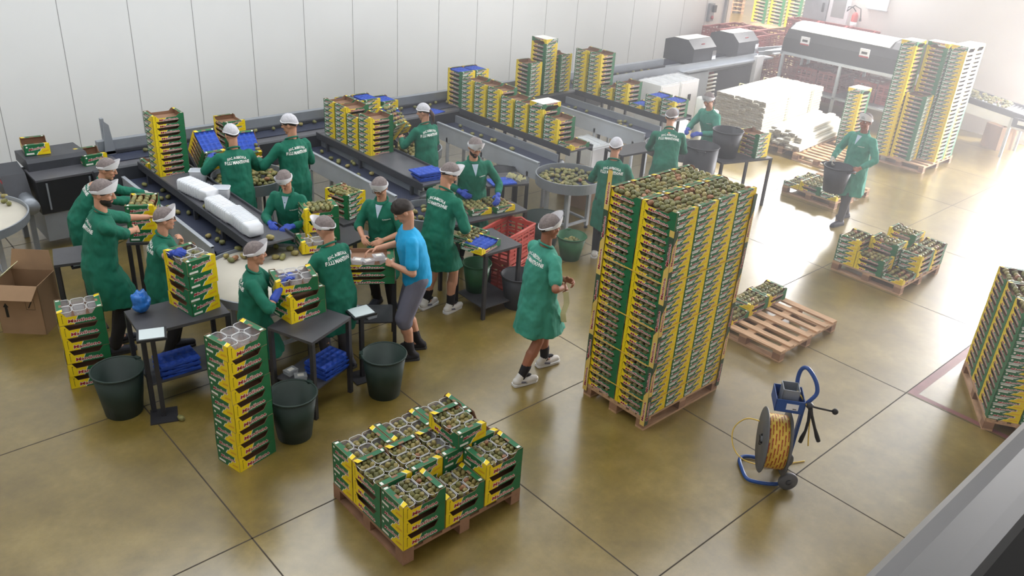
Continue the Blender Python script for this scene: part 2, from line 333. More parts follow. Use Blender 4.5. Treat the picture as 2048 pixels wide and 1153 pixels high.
# ---------------------------------------------------------------- printed cardboard crates
CL, CW = 0.394, 0.294
def frames(L=CL, Wd=CW):
    return {'front': (V((-L / 2, -Wd / 2, 0)), V((1, 0, 0)), Z, V((0, -1, 0))), 'back': (V((L / 2, Wd / 2, 0)), V((-1, 0, 0)), Z, V((0, 1, 0))),
            'right': (V((L / 2, -Wd / 2, 0)), V((0, 1, 0)), Z, V((1, 0, 0))), 'left': (V((-L / 2, Wd / 2, 0)), V((0, -1, 0)), Z, V((-1, 0, 0)))}
def side_panel(b, fr, H, low):
    """long side: a low printed band between a yellow and a green corner post"""
    L = CL; hb = H * (0.56 if low else 0.60); t = 0.004
    a, c = L * 0.10, L * 0.80
    b.prism([(0, 0), (L * 0.34, 0), (L * 0.44, hb), (a + 0.035, hb), (a, H), (0, H)], fr, t, 'yellow', 'card')
    b.prism([(L * 0.34, 0), (L, 0), (L, H), (c + 0.02, H), (c - 0.02, hb), (L * 0.44, hb)], fr, t, 'green', 'card')
    b.decal([(L * 0.33, 0), (L * 0.345, 0), (L * 0.445, hb), (L * 0.43, hb)], fr, 0.0006, 'white')
    b.decal([(a * 0.92, 0.15 * H), (a, 0.15 * H), (a, H * 0.72), (a + 0.008, H * 0.78), (a * 0.92, H * 0.8)], fr, 0.0008, 'black')
    th = hb * (0.86 if low else 0.62); w = L * 0.60
    b.text('Mantione', fr, L * 0.20, hb * (0.12 if low else 0.22), th, 'white', 0.0008, 0.085, 0.1, w * 1.04)
    b.text('Mantione', fr, L * 0.207, hb * (0.15 if low else 0.25), th * 0.93, 'red', 0.0014, 0.024, 0.1, w)
def end_panel(b, fr, H, low, tab=True):
    """short side: full height, green running into yellow along a torn white edge, with a folded top flange"""
    Wd = CW; t = 0.004
    b.prism([(0, 0), (Wd, 0), (Wd, H), (0, H)], fr, t, 'green', 'card')
    e = [(0.46, 0), (0.55, 0.30), (0.62, 0.34), (0.70, 0.64), (0.80, 0.72), (0.84, 1.0)]
    e = [(x * Wd, y * H) for x, y in e]
    b.decal([(x - 0.008, y) for x, y in e] + [(Wd, H), (Wd, 0)], fr, 0.0005, 'white')
    b.decal(e + [(Wd, H), (Wd, 0)], fr, 0.0009, 'yellow')
    b.decal([(0.66 * Wd, 0.2 * H), (0.94 * Wd, 0.28 * H), (0.94 * Wd, 0.42 * H), (0.72 * Wd, 0.36 * H)], fr, 0.0011, 'orange')
    b.decal([(0.06 * Wd, 0.09 * H), (0.36 * Wd, 0.09 * H), (0.36 * Wd, 0.24 * H), (0.06 * Wd, 0.24 * H)], fr, 0.0011, 'white')
    if low: b.decal([(0.02 * Wd, 0.30 * H), (0.42 * Wd, 0.24 * H), (0.52 * Wd, 0.44 * H), (0.30 * Wd, 0.44 * H), (0.06 * Wd, 0.46 * H)], fr, 0.0010, 'grey_print')
    b.decal([(0.11 * Wd + 0.011 * math.cos(k * PI / 5), 0.80 * H + 0.011 * math.sin(k * PI / 5)) for k in range(10)], fr, 0.0011, 'white')
    th = 0.36 * H if low else 0.30 * H; w = Wd * 0.66
    b.text('Mantione', fr, 0.155 * Wd, 0.44 * H, th, 'white', 0.0012, 0.085, 0.25, w * 1.05, 0.12)
    b.text('Mantione', fr, 0.162 * Wd, 0.455 * H, th * 0.92, 'red', 0.0017, 0.024, 0.25, w, 0.12)
    o, u, v, nn = fr                                   # flange
    fl = (o + v * (H - 0.0015), u, -nn, v); d = 0.034 if low else 0.052
    b.prism([(0.004, 0.004), (Wd - 0.004, 0.004), (Wd - 0.02, d), (0.02, d)], fl, 0.002, 'green', 'card')
    b.decal([(Wd - 0.004, 0.004), (Wd - 0.02, d), (Wd - 0.065, d), (Wd - 0.040, 0.004)], fl, 0.0006, 'yellow')
    b.decal([(Wd - 0.040, 0.004), (Wd - 0.065, d), (Wd - 0.071, d), (Wd - 0.046, 0.004)], fl, 0.0006, 'white')
    b.decal([(Wd * 0.44, d * 0.55), (Wd * 0.62, d * 0.55), (Wd * 0.62, d), (Wd * 0.44, d)], fl, 0.0006, 'card')
    b.decal([(0.02, d * 0.2), (0.042, d * 0.2), (0.042, d * 0.85), (0.02, d * 0.85)], fl, 0.0006, 'white')
def tray_base(b, bottom='card'):
    h = 0.003
    b.box((-CL / 2 + 0.005, -CW / 2 + 0.005, 0.0012), (CL / 2 - 0.005, CW / 2 - 0.005, 0.001 + h), 'card')
    b.add([(-CL / 2 + 0.004, -CW / 2 + 0.004, 0.0006), (CL / 2 - 0.004, -CW / 2 + 0.004, 0.0006), (CL / 2 - 0.004, CW / 2 - 0.004, 0.0006), (-CL / 2 + 0.004, CW / 2 - 0.004, 0.0006)], [(0, 3, 2, 1)], 'lid')
FR = frames()
TALL, LOW = 0.140, 0.0785
def crate_parts(H, low):
    me = {}
    b = MB(); tray_base(b); me['tray_base'] = b.mesh('tray_base')
    for n in ('front', 'back'): b = MB(); side_panel(b, FR[n], H - 0.001, low); me['side_panel_' + n] = b.mesh('side_panel')
    for n in ('right', 'left'): b = MB(); end_panel(b, FR[n], H - 0.001, low); me['end_panel_' + n] = b.mesh('end_panel')
    return me
def crate_whole(H, low, name):
    b = MB(); tray_base(b)
    for n in ('front', 'back'): side_panel(b, FR[n], H - 0.001, low)
    for n in ('right', 'left'): end_panel(b, FR[n], H - 0.001, low)
    return b.mesh(name)
ME_TALL = crate_parts(TALL, False); ME_LOW = crate_parts(LOW, True)
LOWB = crate_whole(LOW, True, 'tray'); 
CRATES = []                       # every placed crate: (root, kind)
def crate(kind, loc, rz, label, group, flip=False, parts=True, tilt=None):
    """kind: punnet_crate (tall), fruit_tray (low, filled), empty_tray (low, empty)"""
    cat = {'punnet_crate': 'crate', 'fruit_tray': 'fruit tray', 'empty_tray': 'empty tray'}[kind]
    if parts:
        r = thing(kind, label, cat, loc, rz, group)
        for n, me in (ME_TALL if kind == 'punnet_crate' else ME_LOW).items():
            put(n.rsplit('_', 1)[0] if n != 'tray_base' else n, me, r)
    else:
        r = put(kind, LOWB); r.location = loc; r.rotation_euler = (0, 0, rz); tag(r, label, cat, group)
    if flip: r.rotation_euler = (PI, 0, rz); r.location = (loc[0], loc[1], loc[2] + (TALL if kind == 'punnet_crate' else LOW))
    if tilt: r.rotation_euler = tilt
    CRATES.append(r)
    return r
def stack(kind, x, y, z, rz, n, desc, group, lid=False, parts=True, pitch=None, jit=0.004, tops=None):
    """n crates on top of one another; returns the z of the top one's floor"""
    H = pitch or ((TALL if kind == 'punnet_crate' else LOW))
    word = 'crate' if kind == 'punnet_crate' else 'tray'
    for k in range(n):
        last = lid and k == n - 1
        what = ('upturned ' + word + ' with a white bottom capping ' + desc) if last else (ORD[k] + ' ' + word + ' up in ' + desc if n > 1 else 'printed ' + word + ' ' + desc)
        a = random.uniform(-jit, jit) if jit else 0
        crate(kind, (x + random.uniform(-jit, jit) * 0.25, y + random.uniform(-jit, jit) * 0.25, z + k * H), rz + a * 2, what, group, flip=last, parts=parts)
    return z + (n - 1) * H
A0, A90 = 0.0, -PI / 2
def corner(px, py, z, rz, dx=-1, dy=-1):
    """centre of a crate whose (dx, dy) bottom corner shows at this pixel"""
    p = at(px, py, z); a, b = (CL, CW) if abs(math.cos(rz)) > 0.7 else (CW, CL)
    return p.x - dx * a / 2, p.y - dy * b / 2

# ---------------------------------------------------------------- prickly pears
def pear_mesh(m, k=0):
    b = MB(); r = 0.0255; h = 0.072
    prof = [(0.001, -h / 2), (r * 0.62, -h * 0.44), (r * 0.92, -h * 0.2), (r, h * 0.05), (r * 0.9, h * 0.30), (r * 0.66, h * 0.46), (r * 0.56, h * 0.47), (0.001, h * 0.40)]
    b.lathe(prof, m, 10); return b.mesh('prickly_pear')
PEARS = [pear_mesh(k) for k in ('pear_green', 'pear_olive', 'pear_dark', 'pear_red', 'pear_green', 'pear_olive')]
PEAR_N = [0]
def pear(loc, label, group, scale=1.0, flat=False):
    o = put('prickly_pear', PEARS[random.choices(range(6), (5, 5, 5, 1.0, 4, 4))[0]]); o.location = loc
    rx = PI / 2 + random.uniform(-0.35, 0.35) if flat or random.random() < 0.7 else random.uniform(-0.6, 0.6)
    o.rotation_euler = (rx, random.uniform(-0.3, 0.3), random.uniform(0, 6.28)); s = scale * random.uniform(0.92, 1.1); o.scale = (s, s, s)
    PEAR_N[0] += 1
    return tag(o, label, 'prickly pear', group)
HEAP = MB()                       # all further pears, too many to build one by one
def heap_pear(c, s=1.0, up=None):
    m = random.choices(('pear_green', 'pear_olive', 'pear_dark', 'pear_red'), (5, 5, 5, 0.7))[0]
    d = V((random.uniform(-1, 1), random.uniform(-1, 1), random.uniform(-0.35, 0.35) if up is None else up)).normalized()
    r = 0.026 * s; h = 0.068 * s
    HEAP.lathe([(0.001, -h / 2), (r * 0.75, -h * 0.38), (r, 0), (r * 0.8, h * 0.38), (0.001, h * 0.46)], m, 7, c, d)
def heap_tray(x, y, z, rz, rows=(5, 4), zz=0.036):
    """pears set out in rows in a low tray"""
    for i in range(rows[0]):
        for j in range(rows[1]):
            a = (i + 0.5) / rows[0] * (CL - 0.05) - (CL - 0.05) / 2; b = (j + 0.5) / rows[1] * (CW - 0.03) - (CW - 0.03) / 2
            c, s = math.cos(rz), math.sin(rz)
            heap_pear((x + a * c - b * s + random.uniform(-.004, .004), y + a * s + b * c + random.uniform(-.004, .004), z + zz + random.uniform(-.003, .006)), 1.0, random.uniform(-0.5, 0.5))
def heap_disc(c, r, n, layers=1, s=1.0):
    for k in range(n):
        a = random.uniform(0, 2 * PI); q = r * math.sqrt(random.random())
        heap_pear((c[0] + q * math.cos(a), c[1] + q * math.sin(a), c[2] + 0.031 + random.randint(0, layers - 1) * 0.045 * (1 - q / r)), s, random.uniform(-0.1, 0.1))

# ---------------------------------------------------------------- clear punnets
def punnet_part_meshes():
    a, b_, h = 0.116, 0.130, 0.075
    def rr(x, y, r, n=4):
        pts = []
        for cx, cy, a0 in ((x - r, y - r, 0), (-x + r, y - r, PI / 2), (-x + r, -y + r, PI), (x - r, -y + r, 3 * PI / 2)):
            pts += [(cx + r * math.cos(a0 + PI / 2 * k / n), cy + r * math.sin(a0 + PI / 2 * k / n)) for k in range(n + 1)]
        return pts
    top = rr(a / 2, b_ / 2, 0.03); bot = rr(a / 2 - 0.012, b_ / 2 - 0.012, 0.025); n = len(top)
    body = MB(); body.add([(x, y, h) for x, y in top] + [(x, y, 0.001) for x, y in bot], [(i, (i + 1) % n, (i + 1) % n + n, i + n) for i in range(n)] + [tuple(range(n, 2 * n))], 'punnet', True)
    rim = MB(); rim.tube([(x, y, h) for x, y in top], 0.0032, 'punnet_rim', 5, closed=True)
    return body.mesh('punnet_body'), rim.mesh('punnet_rim')
PB, PR = punnet_part_meshes()
def punnet(loc, rz, label, group):
    r = thing('punnet', label, 'punnet', loc, rz, group); put('punnet_body', PB, r); put('punnet_rim', PR, r); return r
def punnets_in(x, y, z, rz, desc, group, fruit=0):
    c, s = math.cos(rz), math.sin(rz); SPOT = (('left', 'middle', 'right'), ('near', 'far'))
    for i in range(3):
        for j in range(2):
            a = (i - 1) * 0.1250; b = (j - 0.5) * 0.1390
            px, py = x + a * c - b * s, y + a * s + b * c
            lab = 'clear punnet ' + ('of prickly pears ' if fruit else '') + 'in ' + desc
            punnet((px, py, z + 0.006 + (0.03 if fruit else 0.045)), rz, lab, 'punnets in ' + desc)
            for k in range(fruit):
                u = ((k % 2) - 0.5) * 0.053 + random.uniform(-.002, .002); v = ((k // 2 % 3) - 1) * 0.0475 + random.uniform(-.002, .002)
                o = pear((px + u * c - v * s, py + u * s + v * c, z + 0.036 + 0.054), 'prickly pear in the ' + desc, 'prickly pears in the ' + desc, 0.84)
                o.rotation_euler = (random.uniform(-0.6, 0.6), random.uniform(-0.6, 0.6), random.uniform(0, 6.28)); q = 0.90 * random.uniform(0.95, 1.03); o.scale = (q, q, q * 1.08)

# ---------------------------------------------------------------- pallets
def pallet(loc, rz, L, Wd, label, mat_='wood', boards=7):
    """L along local x (the run of the deck boards), Wd along local y"""
    r = thing('pallet', label, 'pallet', loc, rz)
    for k in range(boards):
        w = 0.10 if k in (0, boards - 1, boards // 2) else 0.08; y = -Wd / 2 + w / 2 + (Wd - w) * k / (boards - 1)
        MB().box((-L / 2, y - w / 2, 0.122), (L / 2, y + w / 2, 0.144), mat_).build('deck_board', r)
    for x in (-L / 2 + 0.05, 0, L / 2 - 0.05):
        MB().box((x - 0.05, -Wd / 2, 0.100), (x + 0.05, Wd / 2, 0.122), mat_).build('stringer_board', r)
        for y in (-Wd / 2 + 0.05, 0, Wd / 2 - 0.05): MB().box((x - 0.05, y - 0.05, 0.022), (x + 0.05, y + 0.05, 0.100), 'wood_dark').build('block', r)
    for y in (-Wd / 2 + 0.05, 0, Wd / 2 - 0.05): MB().box((-L / 2, y - 0.05, 0), (L / 2, y + 0.05, 0.022), mat_).build('bottom_board', r)
    return r
# ---------------------------------------------------------------- crates and pallets standing about the hall
def by_long(pn, po, z, right=True):
    """near bottom corner pixel and the other end of the visible long side -> centre x, y, rotation"""
    a, b = at(*pn, z), at(*po, z); u = (b - a).normalized() if right else (a - b).normalized()
    p = V((-u.y, u.x, 0)); c = a + u * (CL / 2 if right else -CL / 2) + p * (CW / 2)
    return c.x, c.y, math.atan2(u.y, u.x)
def by_short(pl, pr, z):
    """left and right bottom corner pixels of the visible short side"""
    a, b = at(*pl, z), at(*pr, z); u = (b - a).normalized(); p = V((-u.y, u.x, 0)); c = (a + b) / 2 + p * (CL / 2)
    return c.x, c.y, math.atan2(u.y, u.x) - PI / 2
PZ = 0.1445
# front pallet: rows of tall crates with punnets of pears
FX, FY = 0.752, -0.962
pallet((FX + 0.6, FY + 0.5, 0), PI / 2, 1.0, 1.2, 'wooden pallet under the crates of pear punnets in the middle of the front floor', 'wood_dark')
G = 'crates on the front pallet'
def fp(x, y, rz, n, desc, fruit):
    X, Y = FX + x, FY + y
    stack('punnet_crate', X, Y, PZ, rz, n, desc + ' on the front pallet', G, jit=0.002)
    if fruit: punnets_in(X, Y, PZ + (n - 1) * TALL, rz, 'top crate of ' + desc + ', front pallet', G, fruit)
fp(0.20, 0.15, A0, 3, 'the near corner stack', 6)
fp(0.60, 0.15, A0, 2, 'the short middle stack', 6)
fp(1.00, 0.15, A0, 3, 'the right corner stack', 6)
fp(0.15, 0.50, A90, 3, 'the left end centre-row stack', 6)
fp(0.45, 0.50, A90, 3, 'the second centre-row stack', 6)
fp(0.75, 0.50, A90, 3, 'the third centre-row stack', 4)
fp(1.05, 0.50, A90, 3, 'the last centre-row stack', 0)
fp(0.20, 0.85, A0, 3, 'the left far-row stack', 4)
fp(0.60, 0.85, A0, 3, 'the middle far-row stack', 4)
fp(1.00, 0.85, A0, 3, 'the right far-row stack', 4)
crate('punnet_crate', (FX + 0.90, FY + 0.50, PZ + 3 * TALL), A90, 'single crate of pear punnets standing on top of the front pallet load', G)
punnets_in(FX + 0.90, FY + 0.50, PZ + 3 * TALL, A90, 'single crate on top of the front pallet load', G, 6)

# tall stack of nine and the stack of six, both topped by empty punnets
x, y, rz = by_long((480, 947), (550, 905), 0)
z = stack('punnet_crate', x, y, 0, rz, 9, 'the nine-crate stack standing on the floor', 'crates in the nine-crate floor stack', jit=0.012)
punnets_in(x, y, z, rz, 'top crate of the nine-crate stack', '')
x, y, rz = by_long((232, 760), (155, 777), 0, False)
z = stack('punnet_crate', x, y, 0, rz, 6, 'the six-crate stack behind the big bucket', 'crates in the six-crate floor stack', jit=0.012)
punnets_in(x, y, z, rz, 'top crate of the six-crate stack', '')

# strapped tall pallet
BX, BY = 3.572, -0.962
pallet((BX + 0.6, BY + 0.4, 0), 0, 1.2, 0.8, 'wooden pallet under the tall strapped load')
N = 27
cols = {(0, 0): 'near corner column', (0, 1): 'left far column', (1, 0): 'second column of the right face', (2, 0): 'third column of the right face', (3, 0): 'right end column'}
for i in range(4):
    for j in range(2):
        X, Y = BX + 0.15 + 0.30 * i, BY + 0.20 + 0.40 * j
        d = cols.get((i, j))
        if d: stack('fruit_tray', X, Y, PZ, A90, N, 'the ' + d + ' of the strapped pallet', 'trays on the strapped pallet', jit=0.0015)
        else:
            k = ('', 'second', 'third', 'last')[i]
            for q in range(N - 3, N): crate('fruit_tray', (X, Y, PZ + q * LOW), A90, ('top', 'second from top', 'third from top')[N - 1 - q] + ' tray of the back row on the strapped pallet, ' + k + ' along', 'trays on the strapped pallet', parts=False)
            b = MB(); b.box((X - 0.146, Y - 0.196, PZ), (X + 0.146, Y + 0.196, PZ + (N - 3) * LOW - 0.002), 'card'); tag(b.build('carton_block'), 'inner cartons filling the back of the strapped pallet, ' + k + ' along', 'carton', 'inner cartons of the strapped pallet')
        heap_tray(X, Y, PZ + (N - 1) * LOW, A90, (5, 4), 0.05)
        if i == 0:
            for q in range(N - 1):
                for e in range(5): heap_pear((X - 0.105 + random.uniform(-.004, .004), Y - 0.135 + 0.0675 * e, PZ + q * LOW + 0.034), 1.05, 0)
ztop = PZ + N * LOW
for k, n in enumerate((2, 7, 12, 18)):
    b = MB(); zz = PZ + n * LOW + 0.02
    for q in range(4):
        c = [(BX - 0.006, BY - 0.006), (BX + 1.206, BY - 0.006), (BX + 1.206, BY + 0.806), (BX - 0.006, BY + 0.806)]
        p, s = c[q], c[(q + 1) % 4]; b.bar((p[0], p[1], zz), (s[0], s[1], zz), 0.002, 0.011, 'strap')
    tag(b.build('strapping_band'), ('lowest', 'second lowest', 'second highest', 'highest')[k] + ' yellow band tied round the tall pallet load', 'strapping band', 'bands on the strapped pallet')
def protector(x, y, sx, sy, desc, z1):
    """printed cardboard angle along a vertical edge of the load"""
    r = thing('edge_protector', desc, 'edge protector', (x, y, 0)); g = 0.008; w = 0.055
    for face in (0, 1):
        b = MB()
        if face == 0: fr = (V((0, 0, 0)), V((-sx, 0, 0)), Z, V((0, sy, 0)))
        else: fr = (V((0, 0, 0)), V((0, -sy, 0)), Z, V((sx, 0, 0)))
        if (fr[1].cross(fr[2])).dot(fr[3]) < 0: fr = (fr[0] + fr[1] * w, -fr[1], fr[2], fr[3])
        o, u, v, nn = fr; o = o + V((sx * 0.010, sy * 0.010, 0)); fr = (o, u, v, nn); zz = 0.06; k = 0
        b.prism([(0, zz), (w, zz), (w, z1), (0, z1)], fr, 0.003, 'protector_yellow' if face else 'protector_green', 'card')
        while zz < z1 - 0.1:
            e = min(zz + 0.33, z1)
            b.decal([(0, zz), (w, zz), (w, e), (0, e - 0.10)] if (k + face) % 2 else [(0, zz), (w, zz + 0.10), (w, e), (0, e)], fr, 0.0008, 'protector_yellow' if (k + face) % 2 else 'protector_green')
            tv = (o + u * (w * 0.72) + v * (zz + 0.05), v, -u, nn)
            if e - zz > 0.3:
                b.text('Mantione', tv, 0, 0, 0.04, 'white', 0.0012, 0.08, 0.1, 0.225); b.text('Mantione', tv, 0.003, 0.002, 0.036, 'red', 0.0018, 0.03, 0.1, 0.215)
            zz = e; k += 1
        b.build('printed_face', r)
    return r
protector(BX, BY, -1, -1, 'printed card strip along the near edge of the strapped pallet', 2.10)
protector(BX, BY + 0.8, -1, 1, 'printed card strip along the left edge of the strapped pallet', 2.42)
protector(BX + 1.2, BY, 1, -1, 'printed card strip along the right edge of the strapped pallet', 2.20)

# half-loaded pallet, empty pallet and further pallets on the right
QX, QY = 8.68, -1.10
pallet((QX + 0.6, QY + 0.5, 0), PI / 2, 1.0, 1.2, 'wooden pallet under the half-built load of fruit trays')
def qp(x, y, rz, n, desc):
    stack('fruit_tray', QX + x, QY + y, PZ, rz, n, desc + ' on the half-built load', 'trays on the half-built load', parts=True)
    heap_tray(QX + x, QY + y, PZ + (n - 1) * LOW, rz, (5, 3), 0.05)
qp(0.20, 0.85, A0, 5, 'the far left stack'); qp(0.15, 0.50, A90, 3, 'the three-tray stack'); qp(0.46, 0.50, A90, 5, 'the five-tray stack behind it')
qp(0.20, 0.15, A0, 1, 'alone at the near corner'); qp(0.62, 0.15, A0, 4, 'the four-tray stack'); qp(1.02, 0.15, A0, 4, 'the right corner stack'); qp(1.04, 0.52, A90, 5, 'the back stack')
EX, EY = 5.80, -1.07
pallet((EX + 0.62, EY + 0.5, 0), PI / 2, 1.0, 1.24, 'nearly bare wooden pallet with a few fruit trays along one edge')
for i, n in enumerate((1, 2, 2)):
    X, Y = EX + 0.20 + 0.405 * i, EY + 0.85
    stack('fruit_tray', X, Y, PZ, A0, n, ('beside the strapped pallet', 'in the middle', 'at the far end')[i] + ' of the nearly bare pallet', 'trays on the nearly bare pallet')
    heap_tray(X, Y, PZ + (n - 1) * LOW, A0, (5, 4), 0.05)
RX0, RY0 = 10.92, 1.10
pallet((RX0 + 0.6, RY0 + 0.5, 0), PI / 2, 1.0, 1.2, 'wooden pallet with one low layer of trays behind the bucket carrier')
k = 0
for (x, y, rz, n) in ((0.20, 0.85, A0, 1), (0.15, 0.50, A90, 2), (0.20, 0.15, A0, 1), (0.62, 0.85, A0, 1), (0.46, 0.50, A90, 2), (0.62, 0.15, A0, 1)):
    stack('fruit_tray', RX0 + x, RY0 + y, PZ, rz, n, 'place ' + ORD[k] + ' on the pallet behind the bucket carrier', 'trays behind the bucket carrier'); k += 1
    heap_tray(RX0 + x, RY0 + y, PZ + (n - 1) * LOW, rz, (5, 3), 0.05)
pallet((13.40, 2.55, 0), PI / 2, 1.0, 1.2, 'sunlit bare wooden pallet in front of the short tray column')
stack('empty_tray', 14.55, 2.85, 0, A0, 16, 'the short column beside the big empty-tray block', 'trays of the short column', lid=True, parts=False)
TX, TY = 14.28, 1.12
pallet((TX + 0.66, TY + 0.5, 0), PI / 2, 1.0, 1.3, 'wooden pallet under the tall block of empty trays')
def tp(x, y, rz, n, desc, lid=True): stack('empty_tray', TX + x, TY + y, PZ, rz, n, desc + ' of the empty-tray block', 'trays in the empty-tray block', lid=lid, parts=False, jit=0.003)
tp(0.21, 0.90, A0, 28, 'the left column'); tp(0.23, 0.53, A90, 16, 'the lower front column', False); tp(0.56, 0.53, A90, 28, 'the middle column')
tp(0.68, 0.16, A0, 28, 'the near corner column'); tp(1.08, 0.16, A0, 28, 'the right end column')
# loaded pallet cut by the edge of the picture
ea = math.radians(31); e1 = V((math.cos(ea), math.sin(ea), 0)); e2 = V((math.sin(ea), -math.cos(ea), 0)); eo = V((6.385, -3.06, 0))
c = eo + e1 * 0.6 + e2 * 0.4
pallet((c.x, c.y, 0), ea, 1.2, 0.8, 'wooden pallet under the full load inside the red floor line')
for i in range(3):
    for j in range(2):
        p = eo + e1 * (0.2 + 0.4 * i) + e2 * (0.15 + 0.3 * j); n = 15
        if j == 0 or i == 0:
            stack('fruit_tray', p.x, p.y, PZ, ea + PI, n, 'the ' + ('near', 'middle', 'far')[i] + (' outer' if j == 0 else ' inner') + ' column inside the red line', 'trays on the load inside the red line', parts=False)
            heap_tray(p.x, p.y, PZ + (n - 1) * LOW, ea + PI, (5, 3), 0.05)
        else:
            crate('fruit_tray', (p.x, p.y, PZ + (n - 1) * LOW), ea + PI, 'inner top tray, ' + ('', 'middle', 'far')[i] + ' one, of the load inside the red line', 'trays on the load inside the red line', parts=False)
            b = MB(); b.box((-0.196, -0.146, 0), (0.196, 0.146, (n - 1) * LOW - 0.002), 'card'); o = b.build('carton_block'); o.location = (p.x, p.y, PZ); o.rotation_euler = (0, 0, ea); tag(o, 'inner carton under the ' + ('', 'middle', 'far')[i] + ' top tray inside the red line', 'carton')
            heap_tray(p.x, p.y, PZ + (n - 1) * LOW, ea + PI, (5, 3), 0.05)

# back room: one sunlit load of trays, far away
BK = MB()
lm = LOWB
for i in range(3):
    for k in range(22):
        T = Matrix.Translation((26.5 + i * 0.12, 12.75 - i * 0.62, 0.15 + k * 0.12)) @ Matrix.Rotation(-0.75 - PI / 2 + 0.7, 4, 'Z') @ Matrix.Diagonal((1.5, 1.5, 1.5, 1))
        BK.T = T; off = len(BK.v); idx = [BK.mi(m) for m in lm.materials]
        BK.v += [tuple(T @ p.co) for p in lm.vertices]
        for p in lm.polygons: BK.f.append([off + q for q in p.vertices]); BK.m.append(idx[p.material_index])
BK.T = None
bo = BK.build('trays_beyond_doorway'); tag(bo, 'sunlit yellow trays stacked in the back room beyond the doorway', 'trays'); bo['kind'] = 'stuff'
pallet((26.7, 12.2, 0), -0.1, 1.9, 0.9, 'pallet under the yellow trays in the back room')
for k in range(6):
    pallet((28.6, 15.6, 0.15 * k), 0.7, 1.2, 1.0, ORD[k] + ' pallet from the floor in the pile seen through the doorway', boards=5)
# ---------------------------------------------------------------- sorting machine along the wall and its outfeed lines
t = thing('sorting_conveyor', 'long dark grey sorting conveyor running beside the white wall', 'conveyor', (0, 0, 0))
b = MB(); b.box((1.0, 6.28, 0.90), (13.4, 6.90, 0.94), 'shelf'); b.box((1.0, 6.20, 0.62), (13.4, 6.28, 0.97), 'dark'); b.build('conveyor_bed', t)
b = MB(); b.box((1.35, 6.55, 0.945), (13.2, 6.86, 0.952), 'belt'); b.build('conveyor_belt', t)
b = MB(); b.box((1.3, 6.92, 0.88), (13.4, 7.02, 1.13), 'steel'); b.box((1.3, 6.86, 0.96), (13.4, 6.92, 1.0), 'dark'); b.build('back_rail', t)
for x in (1.6, 3.5, 5.6, 8.4, 10.6, 12.8):
    for y in (6.26, 6.92): MB().box((x - 0.03, y - 0.03, 0), (x + 0.03, y + 0.03, 0.9), 'steel').build('leg', t)
for i in range(46):
    x = 1.9 + i * 0.24 + random.uniform(-.06, .06); heap_pear((x, 6.78 + random.uniform(-.05, .05), 0.986), 1.1, 0)

t = thing('machine_end', 'black boxed drive end of the sorting conveyor with an empty crate on top', 'machine end', (0, 0, 0))
b = MB(); b.box((0.34, 6.30, 0.50), (1.42, 6.98, 0.93), 'blackp'); b.box((0.335, 6.295, 0.93), (1.42, 6.80, 0.955), 'shelf'); b.build('housing', t)
b = MB(); b.box((0.36, 6.32, 0.12), (1.40, 6.96, 0.50), 'steel'); b.build('skirt', t)
b = MB(); b.prism([(6.66, 0.955), (7.24, 0.955), (7.24, 1.08), (6.72, 1.10), (6.66, 1.06)], (V((0.36, 0, 0)), V((0, 1, 0)), Z, V((1, 0, 0))), -0.72, 'dark'); b.build('upper_cover', t)
b = MB(); b.box((0.44, 6.285, 0.55), (0.46, 6.30, 0.9), 'steel'); b.box((0.95, 6.285, 0.62), (0.97, 6.30, 0.9), 'steel'); b.build('panel_strip', t)
b = MB(); b.prism([(6.45, 0.70), (7.12, 0.74), (7.12, 0.92), (6.92, 1.04), (6.60, 0.98)], (V((0.02, 0, 0)), V((0, 1, 0)), Z, V((1, 0, 0))), -0.28, 'dark'); b.box((0.014, 6.55, 0.90), (0.02, 6.85, 0.93), 'red'); b.build('drive_cover', t)
b = MB(); b.lathe([(0.10, -0.15), (0.10, 0.15)], 'steel', 14, (0.22, 6.38, 0.66), (0, 1, 0.1)); b.build('motor', t)
for y in (6.4, 6.9): MB().box((0.20, y, 0), (0.26, y + 0.06, 0.7), 'steel').build('leg', t)
b = MB(); b.box((1.40, 6.98, 0.90), (1.44, 7.04, 1.42), 'steel'); b.prism([(1.36, 0.95), (1.50, 0.95), (1.46, 1.36), (1.40, 1.42)], (V((0, 6.86, 0)), V((1, 0, 0)), Z, V((0, -1, 0))), 0.03, 'steel'); b.build('end_plate', t)
WALLPIPE = MB(); WALLPIPE.tube([(-3, 8.80, 0.16), (0.9, 8.80, 0.16)], 0.06, 'cap', 10); tag(WALLPIPE.build('wall_pipe'), 'white pipe lying along the foot of the wall behind the round table', 'pipe')

